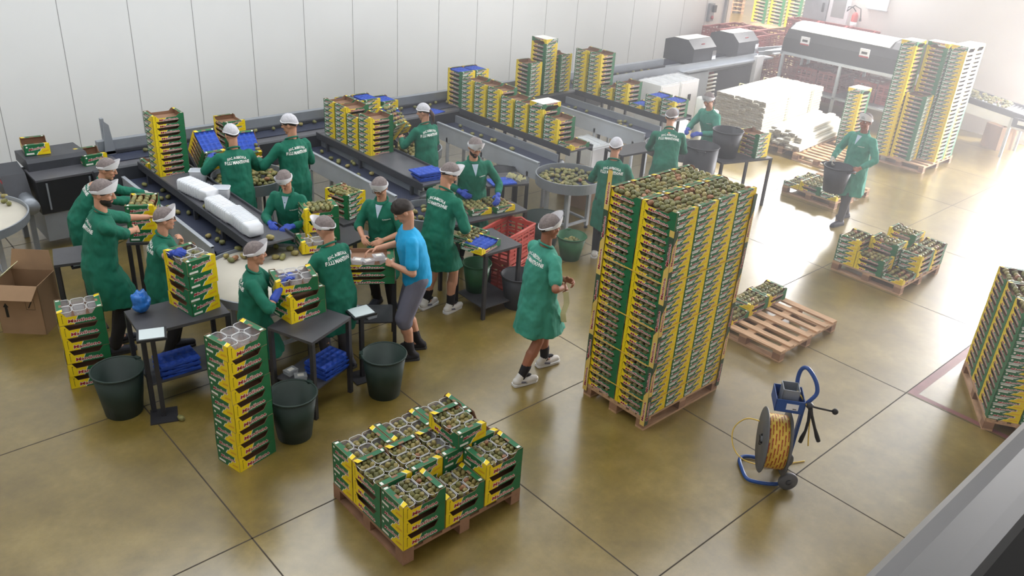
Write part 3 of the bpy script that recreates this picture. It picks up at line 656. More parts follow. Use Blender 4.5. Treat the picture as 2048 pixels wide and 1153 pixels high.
def turntable(name, label, x, y, z, r, rim_h, top, legs=True, low=False):
    t = thing(name, label, 'turntable', (x, y, 0)); n = 64
    b = MB(); b.lathe([(0.02, z - 0.02), (r - 0.02, z - 0.02), (r - 0.02, z), (0.0001, z)], top, n); b.build('table_disc', t)
    b = MB(); b.lathe([(r - 0.015, z - 0.06), (r, z - 0.06), (r + 0.006, z + rim_h), (r - 0.012, z + rim_h), (r - 0.015, z)], 'steel' if not low else 'pale_steel', n, closed=True, smooth=False); b.build('rim', t)
    if legs:
        for k in range(4):
            a = PI / 4 + k * PI / 2; q = r * 0.62
            MB().box((q * math.cos(a) - 0.025, q * math.sin(a) - 0.025, 0.05), (q * math.cos(a) + 0.025, q * math.sin(a) + 0.025, z - 0.02), 'pale_steel').build('leg', t)
            MB().lathe([(0.02, 0), (0.03, 0.01), (0.02, 0.05)], 'dark', 8, (q * math.cos(a), q * math.sin(a), 0)).build('foot', t)
        b = MB(); q = r * 0.62 * math.cos(PI / 4)
        for s in (-1, 1): b.box((-q, s * q - 0.02, 0.12), (q, s * q + 0.02, 0.15), 'pale_steel'); b.box((s * q - 0.02, -q, 0.12), (s * q + 0.02, q, 0.15), 'pale_steel')
        b.build('leg_brace', t)
        MB().lathe([(0.07, z - 0.20), (0.07, z - 0.021)], 'dark', 14, (0.12, -0.1, 0)).build('motor', t)
    return t

def outfeed(k, xb0, xb1, xs0, xs1, yend, ysh, label):
    """belt between low metal rails and, beside it, a higher packing shelf"""
    t = thing('outfeed_conveyor', label, 'conveyor', (0, 0, 0)); zb = 0.80
    b = MB(); b.box((xb0 + 0.02, yend, zb - 0.03), (xb1 - 0.01, 6.18, zb), 'belt'); b.tube([(xb0 + 0.02, yend, zb - 0.03), (xb1 - 0.01, yend, zb - 0.03)], 0.03, 'belt', 10); b.build('belt', t)
    b = MB(); b.box((xb0 - 0.02, yend + 0.02, 0.58), (xb0 + 0.01, 6.18, 0.86), 'pale_steel'); b.box((xb0 - 0.03, yend + 0.02, 0.845), (xb0 + 0.015, 6.18, 0.865), 'pale_steel'); b.build('outer_rail', t)
    b = MB(); b.box((xb1 - 0.01, yend + 0.02, 0.66), (xb1 + 0.02, 6.18, 0.92), 'steel'); b.build('inner_rail', t)
    b = MB(); b.box((xs0, ysh, 0.975), (xs1, 6.16, 0.998), 'shelf'); b.build('packing_shelf', t)
    for x in (xs0 - 0.02, xs1): b = MB(); b.box((x, ysh, 0.93), (x + 0.02, 6.18, 1.03), 'dark'); b.build('shelf_edge', t)
    for y in (ysh + (0.25 if k else 0.75), ysh + 1.5, 5.9):
        MB().box((xs0 - 0.015, y - 0.02, 0.5), (xs0 + 0.025, y + 0.02, 0.975), 'dark').build('post', t)
        MB().box((xs1 - 0.03, y - 0.02, 0.0), (xs1 + 0.01, y + 0.02, 0.975), 'dark').build('leg', t)
    for y in (yend + 0.25, 5.0, 5.9):
        for x in (xb0, xb1 - 0.02): MB().box((x - 0.02, y - 0.02, 0), (x + 0.02, y + 0.02, 0.66), 'pale_steel').build('leg', t)
    MB().lathe([(0.055, -0.11), (0.06, -0.1), (0.06, 0.1), (0.055, 0.11)], 'steel', 12, (xb1 + 0.12, yend + 0.14, 0.72), (1, 0, 0)).build('motor', t)
    for i in range(9 if k else 16): heap_pear((random.uniform(xb0 + 0.07, xb1 - 0.06), random.uniform(yend + 0.1, 5.9), zb + 0.031), 1.1, 0)
    return t
outfeed(0, 1.34, 1.74, 1.56, 2.04, 3.46, 2.95, 'outfeed line nearest the white sorting table, with white tubs on its shelf')
outfeed(1, 3.92, 4.28, 4.21, 4.74, 3.66, 3.50, 'outfeed line with blue fruit trays lying on the end of its shelf')
outfeed(2, 6.50, 6.88, 6.98, 7.46, 3.66, 3.52, 'outfeed line feeding the round table of loose pears')
outfeed(3, 9.16, 9.57, 9.82, 10.32, 3.84, 3.80, 'outfeed line farthest along, behind the two bent workers')
turntable('sorting_table', 'large round white sorting table at the end of the first line', 1.58, 2.62, 0.80, 0.73, 0.03, 'turn_white')
turntable('fruit_turntable', 'round table of pears half hidden by the man in turquoise', 4.02, 3.12, 0.74, 0.38, 0.09, 'belt')
turntable('fruit_turntable', 'round table full of loose pears beside the tall strapped pallet', 6.60, 3.13, 0.74, 0.50, 0.09, 'belt')
turntable('fruit_turntable', 'round table of pears between the two bent workers', 9.20, 3.25, 0.74, 0.48, 0.09, 'belt')
turntable('fruit_turntable', 'round tub of pears between the two workers with lettered backs', 2.78, 5.54, 0.72, 0.50, 0.09, 'dark')
turntable('fruit_turntable', 'round tub of dark pears beside the woman with the ponytail', 5.42, 5.45, 0.72, 0.48, 0.09, 'dark')
turntable('sorting_table', 'white round table with three pears cut by the picture edge', -0.66, 5.88, 0.80, 0.76, 0.04, 'turn_white')
for (x, y, z, r, n, l) in ((4.02, 3.12, 0.74, 0.32, 46, 2), (6.60, 3.13, 0.74, 0.44, 95, 1), (9.20, 3.25, 0.74, 0.42, 80, 2), (2.78, 5.54, 0.72, 0.44, 130, 3), (5.42, 5.45, 0.72, 0.42, 110, 3)): heap_disc((x, y, z), r, n, l, 1.15)
for i, (px, py) in enumerate(((452, 512), (462, 520), (476, 497), (487, 512), (520, 520), (551, 514), (590, 506), (565, 514), (552, 493), (470, 516), (497, 505), (580, 497))):
    p = at(px, py, 0.83); pear((p.x, p.y, 0.829), 'loose prickly pear lying on the white sorting table', 'pears on the white sorting table', 1.15, True)
for px, py in ((8, 402), (18, 407), (9, 392)):
    p = at(px, py, 0.83); pear((p.x, p.y, 0.829), 'prickly pear on the white round table cut by the picture edge', 'pears on the cut-off round table', 1.1, True)
p = at(362, 836, 0.03); pear((p.x, p.y, 0.028), 'single prickly pear lying on the floor beside the big bucket table', '', 1.1, True)

# trays on the packing shelves: rows of stacks
zs = 1.0
def row(line, items):
    for (px, py, rz, n, desc, lid) in items:
        x, y = corner(px, py, zs, rz); stack('empty_tray', x, y, zs, rz, n, desc, 'empty trays on ' + line, lid=lid, parts=False)
        yield x, y, zs + n * LOW
L1 = 'the first packing shelf'; L2 = 'the second packing shelf'; L3 = 'the third packing shelf'; L4 = 'the fourth packing shelf'
x, y = corner(320, 355, zs, A0); stack('empty_tray', x, y, zs, A0, 10, 'the ten-tray stack on the first shelf', 'empty trays on the first shelf', parts=True)
x, y = corner(320, 322, zs, A0); crate('empty_tray', (1.77, 6.02, zs), A0, 'empty tray half hidden behind the ten-tray stack', 'empty trays on the first shelf', parts=False)
def line_of(xc, y0, pitch, ns, desc, grp, lids=()):
    for i, n in enumerate(ns):
        stack('empty_tray', xc, y0 + pitch * i, zs, A0, n, desc % ORD[i], grp, lid=i in lids, parts=(i == 0))
line_of(4.50, 5.02, 0.315, (7, 6, 7, 7), 'the %s stack along the second shelf', 'empty trays on the second shelf')
line_of(7.21, 3.68, 0.34, (1, 5, 7, 6, 6, 7, 7, 7), 'the %s stack along the third shelf', 'empty trays on the third shelf', (2,))
line_of(10.06, 4.00, 0.36, (4, 4, 1, 5, 3, 10, 10), 'the %s stack along the fourth shelf', 'empty trays on the fourth shelf')
# trays standing on the sorting conveyor behind
def back_stack(x, y, n, desc, rz=A90, lid=False, z=0.953): stack('empty_tray', x, y, z, rz, n, desc, 'empty trays on the sorting conveyor', lid=lid, parts=False)
back_stack(7.32, 6.60, 8, 'the left stack on the conveyor behind the third shelf'); back_stack(7.63, 6.60, 8, 'the right stack on the conveyor behind the third shelf')
back_stack(8.92, 6.58, 8, 'the low stack on the conveyor left of the lidded column'); back_stack(9.30, 6.60, 13, 'the lidded column on the conveyor', lid=True)
back_stack(9.72, 6.60, 9, 'the shaded stack on the conveyor right of the lidded column')
back_stack(5.02, 6.56, 5, 'the left lined stack behind the second shelf'); back_stack(5.34, 6.58, 5, 'the middle lined stack behind the second shelf'); back_stack(5.70, 6.60, 4, 'the right lined stack behind the second shelf')
back_stack(2.98, 6.48, 5, 'the stack behind the worker with raised arms')
def by_px_short(kind, pl, pr, z, label, grp, **k):
    x, y, rz = by_short(pl, pr, z); return crate(kind, (x, y, z), rz, label, grp, **k), x, y, rz
by_px_short('punnet_crate', (50, 313), (103, 307), 1.102, 'empty crate standing on the black machine end beside the wall', '')
by_px_short('punnet_crate', (165, 335), (222, 325), 0.956, 'empty crate lying on the conveyor behind the worker with the white cap', '')

# ---------------------------------------------------------------- blue moulded trays
def liner_mesh():
    b = MB(); nx, ny = 5, 4; w, h = 0.365, 0.268; R = 6
    vs = []; fs = []; W_, H_ = nx * R, ny * R
    for j in range(H_ + 1):
        for i in range(W_ + 1):
            u, v = i / W_, j / H_; fx, fy = (u * nx) % 1 - 0.5, (v * ny) % 1 - 0.5; d = math.sqrt(fx * fx + fy * fy)
            zz = 0.026 - 0.022 * max(0, 1 - (d / 0.5) ** 2) if i not in (0, W_) and j not in (0, H_) else 0.022
            vs.append(((u - 0.5) * w, (v - 0.5) * h, zz))
    for j in range(H_):
        for i in range(W_): q = j * (W_ + 1) + i; fs.append((q, q + 1, q + W_ + 2, q + W_ + 1))
    b.add(vs, fs, 'blue', True)
    n = len(vs); ring = [i for i in range(W_ + 1)] + [j * (W_ + 1) + W_ for j in range(1, H_ + 1)] + [H_ * (W_ + 1) + i for i in range(W_ - 1, -1, -1)] + [j * (W_ + 1) for j in range(H_ - 1, 0, -1)]
    P = [vs[i] for i in ring]; L = len(P)
    b.add(P + [(x * 1.0, y * 1.0, 0.001) for x, y, z_ in P], [(i, i + L, (i + 1) % L + L, (i + 1) % L) for i in range(L)], 'blue')
    return b.mesh('fruit_liner')
LINER = liner_mesh()
def liner(loc, rz, label, grp='', rot=None, s=1.0):
    o = put('fruit_liner', LINER); o.location = loc; o.rotation_euler = rot or (0, 0, rz); o.scale = (s, s, s); return tag(o, label, 'blue moulded tray', grp)
for k in range(4): liner((4.47 + 0.012 * k * (-1) ** k, 3.72 + 0.008 * k, zs + 0.027 * k), 0.12 * (k % 2) - 0.2, ORD[k] + ' blue moulded tray from the bottom of the pile on the shelf end', 'blue trays on the shelf end')
for (x, y, n) in ((5.02, 6.56, 5), (5.34, 6.58, 5), (5.70, 6.60, 4)): liner((x, y, 0.953 + (n - 1) * LOW + 0.042), A90, 'blue moulded tray lining the ' + {5.02: 'left', 5.34: 'middle', 5.70: 'right'}[x] + ' stack behind the second shelf')
for x in (7.32, 7.63): liner((x, 6.60, 0.953 + 7 * LOW + 0.042), A90, 'blue moulded tray in the ' + ('left' if x < 7.5 else 'right') + ' stack behind the third shelf')
for i, n in ((0, 4), (1, 4), (2, 1)): liner((10.06, 4.00 + 0.36 * i, zs + (n - 1) * LOW + 0.042), A0, 'blue moulded tray lining the ' + ORD[i] + ' stack from the front of the fourth shelf')
liner((6.55, 6.40, 0.953), 0.3, 'loose blue moulded tray lying on the conveyor left of the third shelf stacks')

# tilted trays being filled on racks beside the round tubs
def rack(x, y, z, rz, n, fruit, desc, lined=True, steep=0.62):
    t = thing('tray_rack', 'dark sloping rack holding trays ' + desc, 'rack', (x, y, 0), rz)
    b = MB(); c, s = math.cos(steep), math.sin(steep)
    for sx in (-0.16, 0.16): b.bar((sx, -0.24 * c, z - 0.24 * s - 0.02), (sx, 0.24 * c, z + 0.24 * s - 0.02), 0.03, 0.03, 'dark')
    b.build('slope_bars', t)
    for sx in (-0.16, 0.16): MB().bar((sx, 0.24 * c - 0.02, 0), (sx, 0.24 * c - 0.02, z + 0.24 * s - 0.03), 0.03, 0.03, 'dark', (0, 1, 0)).build('leg', t)
    for sx in (-0.16, 0.16): MB().bar((sx, -0.24 * c + 0.02, 0), (sx, -0.24 * c + 0.02, z - 0.24 * s - 0.03), 0.03, 0.03, 'dark', (0, 1, 0)).build('leg', t)
    R = Matrix.Rotation(rz, 4, 'Z') @ Matrix.Rotation(steep, 4, 'X') @ Matrix.Rotation(PI / 2, 4, 'Z'); base = Matrix.Translation((x, y, z)) @ R
    for k in range(n):
        o = crate('fruit_tray', (0, 0, 0), 0, ORD[k] + ' tray up on the rack ' + desc, 'trays on the rack ' + desc, parts=False)
        m = base @ Matrix.Translation((0, 0, k * LOW + 0.002)); o.location = m.translation; o.rotation_euler = m.to_euler()
    if lined:
        m = base @ Matrix.Translation((0, 0, (n - 1) * LOW + 0.040)); liner(m.translation, 0, 'blue moulded tray in the sloping crate ' + desc, rot=m.to_euler())
    for i in range(fruit):
        m = base @ Vector(((i % 5 - 2) * 0.07, (i // 5 - 1.5) * 0.065, (n - 1) * LOW + 0.078)); heap_pear(m, 1.1, 0)
rack(2.36, 5.36 + 0.62, 0.98, 0.0, 5, 0, 'left of the worker with raised arms'); rack(2.98, 6.03, 0.96, -0.15, 3, 2, 'between the two lettered workers')
rack(4.98, 5.62, 1.05, 0.35, 5, 18, 'beside the second shelf stacks'); rack(5.50, 6.02, 1.0, 0.1, 2, 4, 'in front of the ponytailed woman')

# ---------------------------------------------------------------- work tables
def work_table(x, y, rz, L, Wd, z, label, shelf=None, legs=True):
    t = thing('work_table', label, 'table', (x, y, 0), rz)
    b = MB(); b.box((-L / 2, -Wd / 2, z - 0.03), (L / 2, Wd / 2, z - 0.001), 'table_top'); b.build('table_top', t)
    for sx in (-1, 1):
        for sy in (-1, 1): MB().box((sx * (L / 2 - 0.02) - 0.02, sy * (Wd / 2 - 0.02) - 0.02, 0), (sx * (L / 2 - 0.02) + 0.02, sy * (Wd / 2 - 0.02) + 0.02, z - 0.03), 'table_leg').build('leg', t)
    if shelf: MB().box((-L / 2 + 0.03, -Wd / 2 + 0.03, shelf - 0.015), (L / 2 - 0.03, Wd / 2 - 0.03, shelf), 'table_top').build('lower_shelf', t)
    return t
ZT = 0.86
work_table(0.45, 2.28, -0.08, 0.82, 0.52, ZT, 'dark metal table behind the big bucket, a stack of four crates on it', 0.30)
work_table(1.35, 1.40, 0.37, 0.58, 0.52, ZT, 'dark metal table with three punnet crates at its corner', 0.30)
work_table(2.37, 2.01, -0.57, 0.62, 0.46, ZT, 'dark table holding the large open box of clear packs', 0.35)
work_table(3.99, 1.90, -0.04, 0.54, 0.58, ZT, 'small dark table with a blue-lined tray beside the tall worker', 0.14)
work_table(4.42, 2.62, -0.11, 1.30, 0.36, ZT, 'narrow dark table with two trays in front of the bearded worker with blue gloves')
work_table(2.68, 3.04, 0.24, 0.66, 0.48, 0.82, 'dark table carrying the yellow crates behind the sorting table')
work_table(3.10, 3.52, 0.05, 0.52, 0.52, 0.85, 'dark table carrying four filled trays beside the belt')
work_table(9.64, 2.33, -0.30, 1.02, 0.58, 0.83, 'dark table at the far right with black tubs and five trays')
work_table(8.42, 3.46, -0.12, 0.90, 0.42, 0.83, 'empty dark table behind the worker at the tall pallet')
work_table(5.60, 3.50, -0.35, 0.62, 0.50, 0.83, 'dark table with a blue tray and pale paper peels')
work_table(0.16, 4.12, -0.25, 0.52, 0.44, 0.84, 'dark table behind the bearded man in the short-sleeved smock')
def scale(px, py, z, rz, label):
    p = at(px, py, z); t = thing('weighing_scale', label, 'scale', (p.x, p.y, 0), rz)
    MB().box((-0.125, -0.105, z - 0.03), (0.125, 0.105, z - 0.006), 'blackp').build('scale_base', t)
    MB().box((-0.105, -0.09, z - 0.006), (0.105, 0.09, z), 'scale_plate').build('white_plate', t)
    MB().box((-0.02, -0.02, 0), (0.02, 0.02, z - 0.03), 'table_leg').build('post', t); MB().box((-0.12, -0.12, 0), (0.12, 0.12, 0.012), 'table_leg').build('foot_plate', t)
scale(303, 667, 0.90, -0.35, 'white weighing plate on a post at the near corner of the four-crate table')
scale(722, 622, 0.78, -0.1, 'white weighing plate beside the man in turquoise')
scale(165, 522, 0.80, -0.1, 'white weighing plate behind the cardboard box, by the bearded man')

# crates on those tables
x, y, rz = by_long((385, 635), (330, 600), ZT, False)
z = stack('punnet_crate', x, y, ZT, rz, 4, 'the leaning stack under the blue glove', 'crates under the blue glove', jit=0.02)
punnets_in(x, y, z, rz, 'top crate under the blue glove', ''); heap_tray(x, y, z + 0.05, rz, (5, 3), 0.045)
x, y, rz = by_long((583, 650), (648, 625), ZT, True)
z = stack('punnet_crate', x, y, ZT, rz, 2, 'the pair on the front metal table', 'crates on the front metal table', jit=0.01)
crate('punnet_crate', (x - 0.03, y + 0.03, z + TALL), rz - 0.35, 'top crate of empty punnets turned askew on the front metal table', '')
punnets_in(x - 0.03, y + 0.03, z + TALL, rz - 0.35, 'askew crate on the front metal table', '')
a, b_ = at(678, 570, ZT), at(787, 568, ZT); u = (b_ - a).normalized(); pp = V((-u.y, u.x, 0)); c = (a + b_) / 2 + pp * 0.21; rz = math.atan2(u.y, u.x)
for k in range(3):
    r = crate('punnet_crate', (c.x, c.y, ZT + k * 0.085), rz, ('bottom', 'middle', 'open top')[k] + ' box of the wide stack of clear packs before the man in turquoise', 'wide boxes of clear packs'); r.scale = (1.50, 1.42, 0.60)
def clear_pack(p, rz, label, grp='', s=1.0):
    t = thing('clear_pack', label, 'clear pack', p, rz, grp); b = MB()
    b.prism([(-0.05, 0), (0.05, 0), (0.06, 0.045), (-0.06, 0.045)], (V((0, -0.045, 0)), V((1, 0, 0)), Z, V((0, -1, 0))), 0.09, 'clear'); b.build('pack_body', t)
    MB().box((-0.03, -0.025, 0.046), (0.03, 0.02, 0.048), 'white').build('paper_label', t); t.scale = (s, s, s)
for i, (du, dv, zz, a) in enumerate(((-0.21, 0.10, 0.012, 0.1), (-0.21, -0.05, 0.012, 0.2), (-0.08, -0.08, 0.012, -0.3), (0.02, -0.10, 0.012, 0.5), (0.20, -0.08, 0.012, -0.2), (0.13, -0.09, 0.06, 0.3))):
    q = c + u * du + pp * dv; clear_pack((q.x, q.y, ZT + 2 * 0.085 + zz), rz + a, 'clear plastic pack with a white label in the wide open box', 'clear packs in the wide open box')
x, y, rz = by_long((680, 480), (624, 488), 0.82, False)
z = stack('punnet_crate', x, y, 0.82, rz, 3, 'the yellow stack behind the sorting table', 'crates of the yellow stack', jit=0.01); heap_tray(x, y, z + 0.05, rz, (6, 4), 0.06)
x2, y2 = x - 0.36 * math.sin(-rz) * 0 - 0.30, y - 0.16
crate('punnet_crate', (2.30, 2.93, 0.82), rz, 'single crate of punnets in front of the yellow stack', ''); punnets_in(2.30, 2.93, 0.82, rz, 'single crate in front of the yellow stack', '')
x, y, rz = by_long((709, 430), (680, 408), 0.85, False)
z = stack('fruit_tray', 3.08, 3.56, 0.85, -1.35, 4, 'the four-tray pile beside the belt', 'trays beside the belt'); heap_tray(3.08, 3.56, z, -1.35, (6, 4), 0.055)
x, y, rz = by_long((963, 512), (1012, 484), ZT, True)
crate('fruit_tray', (x, y, ZT), rz, 'low tray with an empty blue liner on the small table', ''); liner((x, y, ZT + 0.042), rz, 'empty blue moulded tray in the low tray on the small table')
x, y = x - 0.02, y + 0.31
crate('fruit_tray', (3.84, 2.07, ZT), rz, 'low tray of large pears behind the blue-lined tray', ''); heap_tray(3.84, 2.07, ZT, rz, (5, 4), 0.055)
for i, (pl, pr) in enumerate((((940, 434), (985, 427)), ((992, 428), (1030, 420)))):
    r, x, y, rz = by_px_short('fruit_tray', pl, pr, ZT, ('left' if i == 0 else 'right') + ' tray of pears on the narrow table by the blue gloves', ''); heap_tray(x, y, ZT, rz, (6, 4), 0.06)
stack('fruit_tray', 9.90, 2.22, 0.83, A90 - 0.1, 5, 'the five-tray pile on the far right table', 'trays on the far right table', parts=False)
r, x, y, rz = by_px_short('punnet_crate', (240, 437), (322, 435), 0.86 + 2 * TALL, 'upper crate of pears beside the bearded man', ''); heap_tray(x, y, 0.86 + 2 * TALL + 0.05, rz, (5, 4), 0.06)
stack('punnet_crate', x, y, 0.86, rz, 2, 'the pile beside the bearded man', 'crates beside the bearded man')
work_table(x, y, rz, 0.46, 0.36, 0.86, 'dark stand under the crates beside the bearded man')
# blue lining, bag, bundles on lower shelves
def liners_pile(x, y, z, rz, n, where):
    for k in range(n): liner((x, y, z + 0.027 * k), rz + 0.06 * (-1) ** k, ORD[k] + ' blue moulded tray from the bottom ' + where, 'blue trays ' + where)
liners_pile(0.36, 2.22, 0.30, -0.1, 5, 'on the shelf under the four-crate table'); liners_pile(1.50, 1.36, 0.30, 0.25, 5, 'on the shelf under the front metal table')
for i, (x, y, z, rz) in enumerate(((0.72, 2.20, 0.30, 0.3), (0.85, 2.16, 0.30, -0.2), (1.17, 1.50, 0.30, 0.2), (1.20, 1.36, 0.30, -0.4), (2.22, 2.00, 0.35, 0.3), (2.36, 1.92, 0.35, -0.1), (2.30, 2.12, 0.35, 0.1))):
    clear_pack((x, y, z + 0.001), rz, 'clear pack with a white label on the shelf under ' + ('the four-crate table' if i < 2 else 'the front metal table' if i < 4 else 'the wide box table'), 'clear packs under ' + ('the four-crate table' if i < 2 else 'the front metal table' if i < 4 else 'the wide box table'))
b = MB(); random.seed(3)
b.ell((0, 0, 0.16), (0.12, 0.11, 0.16), 'blue_bag', 40)
b.v = [tuple(Vector(p) * (1 + 0.30 * noise.noise(Vector(p) * 9) + 0.16 * noise.noise(Vector(p) * 30))) for p in b.v]; b.v = [(x, y, max(z, 0.0)) for x, y, z in b.v]
o = b.build('plastic_bag'); o.location = (0.19, 2.46, ZT); o.scale = (0.72, 0.72, 0.62); tag(o, 'crumpled blue plastic bag beside the woman with glasses', 'plastic bag')

# white tubs nested in rows on the first shelf
def tub_mesh():
    b = MB(); a, c, h = 0.10, 0.075, 0.14
    def rr(x, y, r): return [(sx * (x - r) + r * math.cos(t), sy * (y - r) + r * math.sin(t)) for sx, sy, t0 in ((1, 1, 0), (-1, 1, PI / 2), (-1, -1, PI), (1, -1, 1.5 * PI)) for t in (t0, t0 + PI / 4, t0 + PI / 2)]
    T, B = rr(a, c, 0.025), rr(a - 0.012, c - 0.012, 0.02); n = len(T)
    b.add([(x, y, h) for x, y in T] + [(x, y, 0) for x, y in B], [(i, i + n, (i + 1) % n + n, (i + 1) % n) for i in range(n)] + [tuple(range(n, 2 * n))[::-1]], 'milky', True)
    Ti = [(x * 0.988, y * 0.988) for x, y in T]; Bi = [(x * 0.986, y * 0.986) for x, y in B]
    b.add([(x, y, h) for x, y in Ti] + [(x, y, 0.0012) for x, y in Bi], [(i, (i + 1) % n, (i + 1) % n + n, i + n) for i in range(n)] + [tuple(range(n, 2 * n))], 'milky', True)
    b.tube([(x * 1.02, y * 1.02, h) for x, y in T], 0.005, 'milky', 5, closed=True)
    return b.mesh('plastic_tub')
TUB = tub_mesh()
def tub(m, label, grp=''):
    o = put('plastic_tub', TUB); o.matrix_world = m; o.location = m.translation; o.rotation_euler = m.to_euler(); return tag(o, label, 'plastic tub', grp)
def tub_row(pa, pb, n, desc):
    a, c_ = at(*pa, zs + 0.086), at(*pb, zs + 0.086); d = (c_ - a).normalized()
    for k in range(n):
        q = a + (c_ - a) * (k / (n - 1))
        zax = -d; xax = V((-d.y, d.x, 0)); R = Matrix((xax, zax.cross(xax), zax)).transposed().to_4x4()
        tub(Matrix.Translation(q) @ R, 'white plastic tub nested in ' + desc, 'tubs in ' + desc)
tub_row((383, 373), (425, 392), 10, 'the upper row lying on the first shelf'); tub_row((438, 412), (478, 438), 12, 'the middle row lying on the first shelf'); tub_row((476, 434), (512, 462), 14, 'the lower row lying on the first shelf')
for (px, py, d) in ((398, 362, 'upper'), (444, 397, 'lower')):
    p = at(px, py, zs); tub(Matrix.Translation((p.x, p.y, zs + 0.001)) @ Matrix.Rotation(-0.6, 4, 'Z'), d + ' open translucent tub standing upright on the first shelf')
p = at(566, 459, zs + 0.03); pear((1.80, 3.02, zs + 0.029), 'single prickly pear at the end of the first packing shelf', '', 1.2, True)
p = at(405, 411, zs + 0.03); pear((1.62, 4.25, zs + 0.029), 'reddish prickly pear resting on the edge of the first packing shelf', '', 1.2, True)
# ---------------------------------------------------------------- buckets and tubs
def bucket(x, y, z, rt, rb, h, m, label, handles=False, rz=0.0):
    t = thing('bucket', label, 'bucket', (x, y, z), rz)
    b = MB(); b.lathe([(rb, 0), (rt, h), (rt + 0.012, h), (rt + 0.014, h - 0.02), (rt + 0.002, h - 0.022)][:2] + [(rt - 0.008, h), (rb - 0.008, 0.01), (0.001, 0.01)], m, 32)
    b.build('bucket_body', t)
    b = MB(); b.tube([((rt + 0.004) * math.cos(k * PI / 20), (rt + 0.004) * math.sin(k * PI / 20), h) for k in range(40)], 0.010, m, 6, closed=True); b.build('rim', t)
    if handles:
        for s in (-1, 1): b = MB(); b.tube([(s * rt, -0.06, h - 0.03), (s * (rt + 0.06), -0.05, h - 0.01), (s * (rt + 0.06), 0.05, h - 0.01), (s * rt, 0.06, h - 0.03)], 0.012, m, 6); b.build('handle', t)
    else:
        MB().box((rt - 0.01, -0.03, h - 0.05), (rt + 0.025, 0.03, h + 0.012), m).build('handle', t)
    return t
bucket(-0.165, 2.26, 0, 0.225, 0.165, 0.46, 'tub', 'dark green bucket standing before the six-crate stack', rz=0.4)
bucket(0.91, 0.98, 0, 0.215, 0.155, 0.46, 'tub', 'dark green bucket beside the nine-crate stack', rz=0.3)
bucket(1.95, 1.06, 0, 0.215, 0.155, 0.46, 'tub', 'dark green bucket in front of the shoes of the man in turquoise', rz=2.5)
bucket(5.84, 2.86, 0, 0.28, 0.21, 0.42, 'tub', 'wide dark green tub on the floor under the round table of loose pears', rz=-0.5)
bucket(5.84, 2.28, 0, 0.20, 0.13, 0.34, 'tub_green', 'bright green bucket holding a few pears', rz=1.0)
heap_disc((5.84, 2.28, 0.20), 0.12, 26, 3, 1.1); MB_ = MB(); MB_.lathe([(0.110, 0.0), (0.148, 0.18), (0.001, 0.19)], 'pear_dark', 20, (5.84, 2.28, 0.012)); o = MB_.build('pear_fill'); o['kind'] = 'stuff'; tag(o, 'pears filling the lower part of the bright green bucket', 'prickly pears')
bucket(4.30, 1.68, 0, 0.205, 0.15, 0.42, 'tub_black', 'black bucket on the floor behind the walking man', rz=0.2)
bucket(3.98, 2.08, 0.142, 0.17, 0.12, 0.36, 'tub_green', 'green bucket on the shelf under the blue-lined tray table', rz=0.2)
bucket(8.78, 2.42, 0.0, 0.26, 0.24, 1.10, 'tub_black', 'tall black vat with a pale rim and two handles behind the tall pallet', True, 0.6)
bucket(9.42, 2.42, 0.83, 0.24, 0.19, 0.42, 'tub_black', 'black tub on the far right table before the woman in pale green')
bucket(6.25, 4.20, 0.48, 0.20, 0.12, 0.16, 'blackp', 'shallow black bowl hanging by the third belt behind the bearded worker')
work_table(6.25, 4.20, 0, 0.34, 0.34, 0.48, 'small stand under the shallow black bowl')

# ---------------------------------------------------------------- red plastic crates
def red_crate(L, Wd, H, m):
    me = {}; t = 0.018
    b = MB(); b.box((-L / 2 + t, -Wd / 2 + t, 0.0), (L / 2 - t, Wd / 2 - t, 0.02), m); me['crate_floor'] = b.mesh('crate_floor')
    b = MB()
    def wall(p, u, n, w):
        fr = (V(p), V(u), Z, V(n)); nb = max(3, int(w / 0.13))
        for (z0, z1) in ((0, 0.05), (H * 0.46, H * 0.56), (H - 0.05, H)): b.prism([(0, z0), (w, z0), (w, z1), (0, z1)], fr, t, m)
        for k in range(nb + 1): x = (w - 0.03) * k / nb; b.prism([(x, 0.02), (x + 0.03, 0.02), (x + 0.03, H - 0.02), (x, H - 0.02)], (fr[0] - fr[3] * 0.0015, fr[1], fr[2], fr[3]), t - 0.003, m)
        for (z0, z1) in ((0.05, H * 0.46), (H * 0.56, H - 0.05)):
            q = int((z1 - z0) / 0.045)
            for k in range(q): zz = z0 + (z1 - z0) * (k + 0.25) / q; b.prism([(0, zz), (w, zz), (w, zz + 0.022), (0, zz + 0.022)], (fr[0] - fr[3] * 0.003, fr[1], fr[2], fr[3]), t - 0.007, m)
    wall((-L / 2, -Wd / 2, 0), (1, 0, 0), (0, -1, 0), L); wall((L / 2, Wd / 2, 0), (-1, 0, 0), (0, 1, 0), L); wall((L / 2, -Wd / 2, 0), (0, 1, 0), (1, 0, 0), Wd); wall((-L / 2, Wd / 2, 0), (0, -1, 0), (-1, 0, 0), Wd)
    me['slotted_wall'] = b.mesh('slotted_wall')
    b = MB(); L2, W2 = L / 2 - 0.005, Wd / 2 - 0.005
    b.tube([(-L2, -W2, H), (L2, -W2, H), (L2, -W2 * 0.4, H), (L2, 0, H + 0.03), (L2, W2 * 0.4, H), (L2, W2, H), (-L2, W2, H), (-L2, W2 * 0.4, H), (-L2, 0, H + 0.03), (-L2, -W2 * 0.4, H)], 0.014, m, 6, closed=True); me['rim'] = b.mesh('rim')
    return me
RC1 = red_crate(0.60, 0.42, 0.38, 'red_bin'); RC2 = red_crate(0.72, 0.52, 0.42, 'red_bin_dull')
def rc(me, loc, rz, label, grp=''):
    t = thing('plastic_crate', label, 'plastic crate', loc, rz, grp)
    for n, m in me.items(): put(n, m, t)
    return t
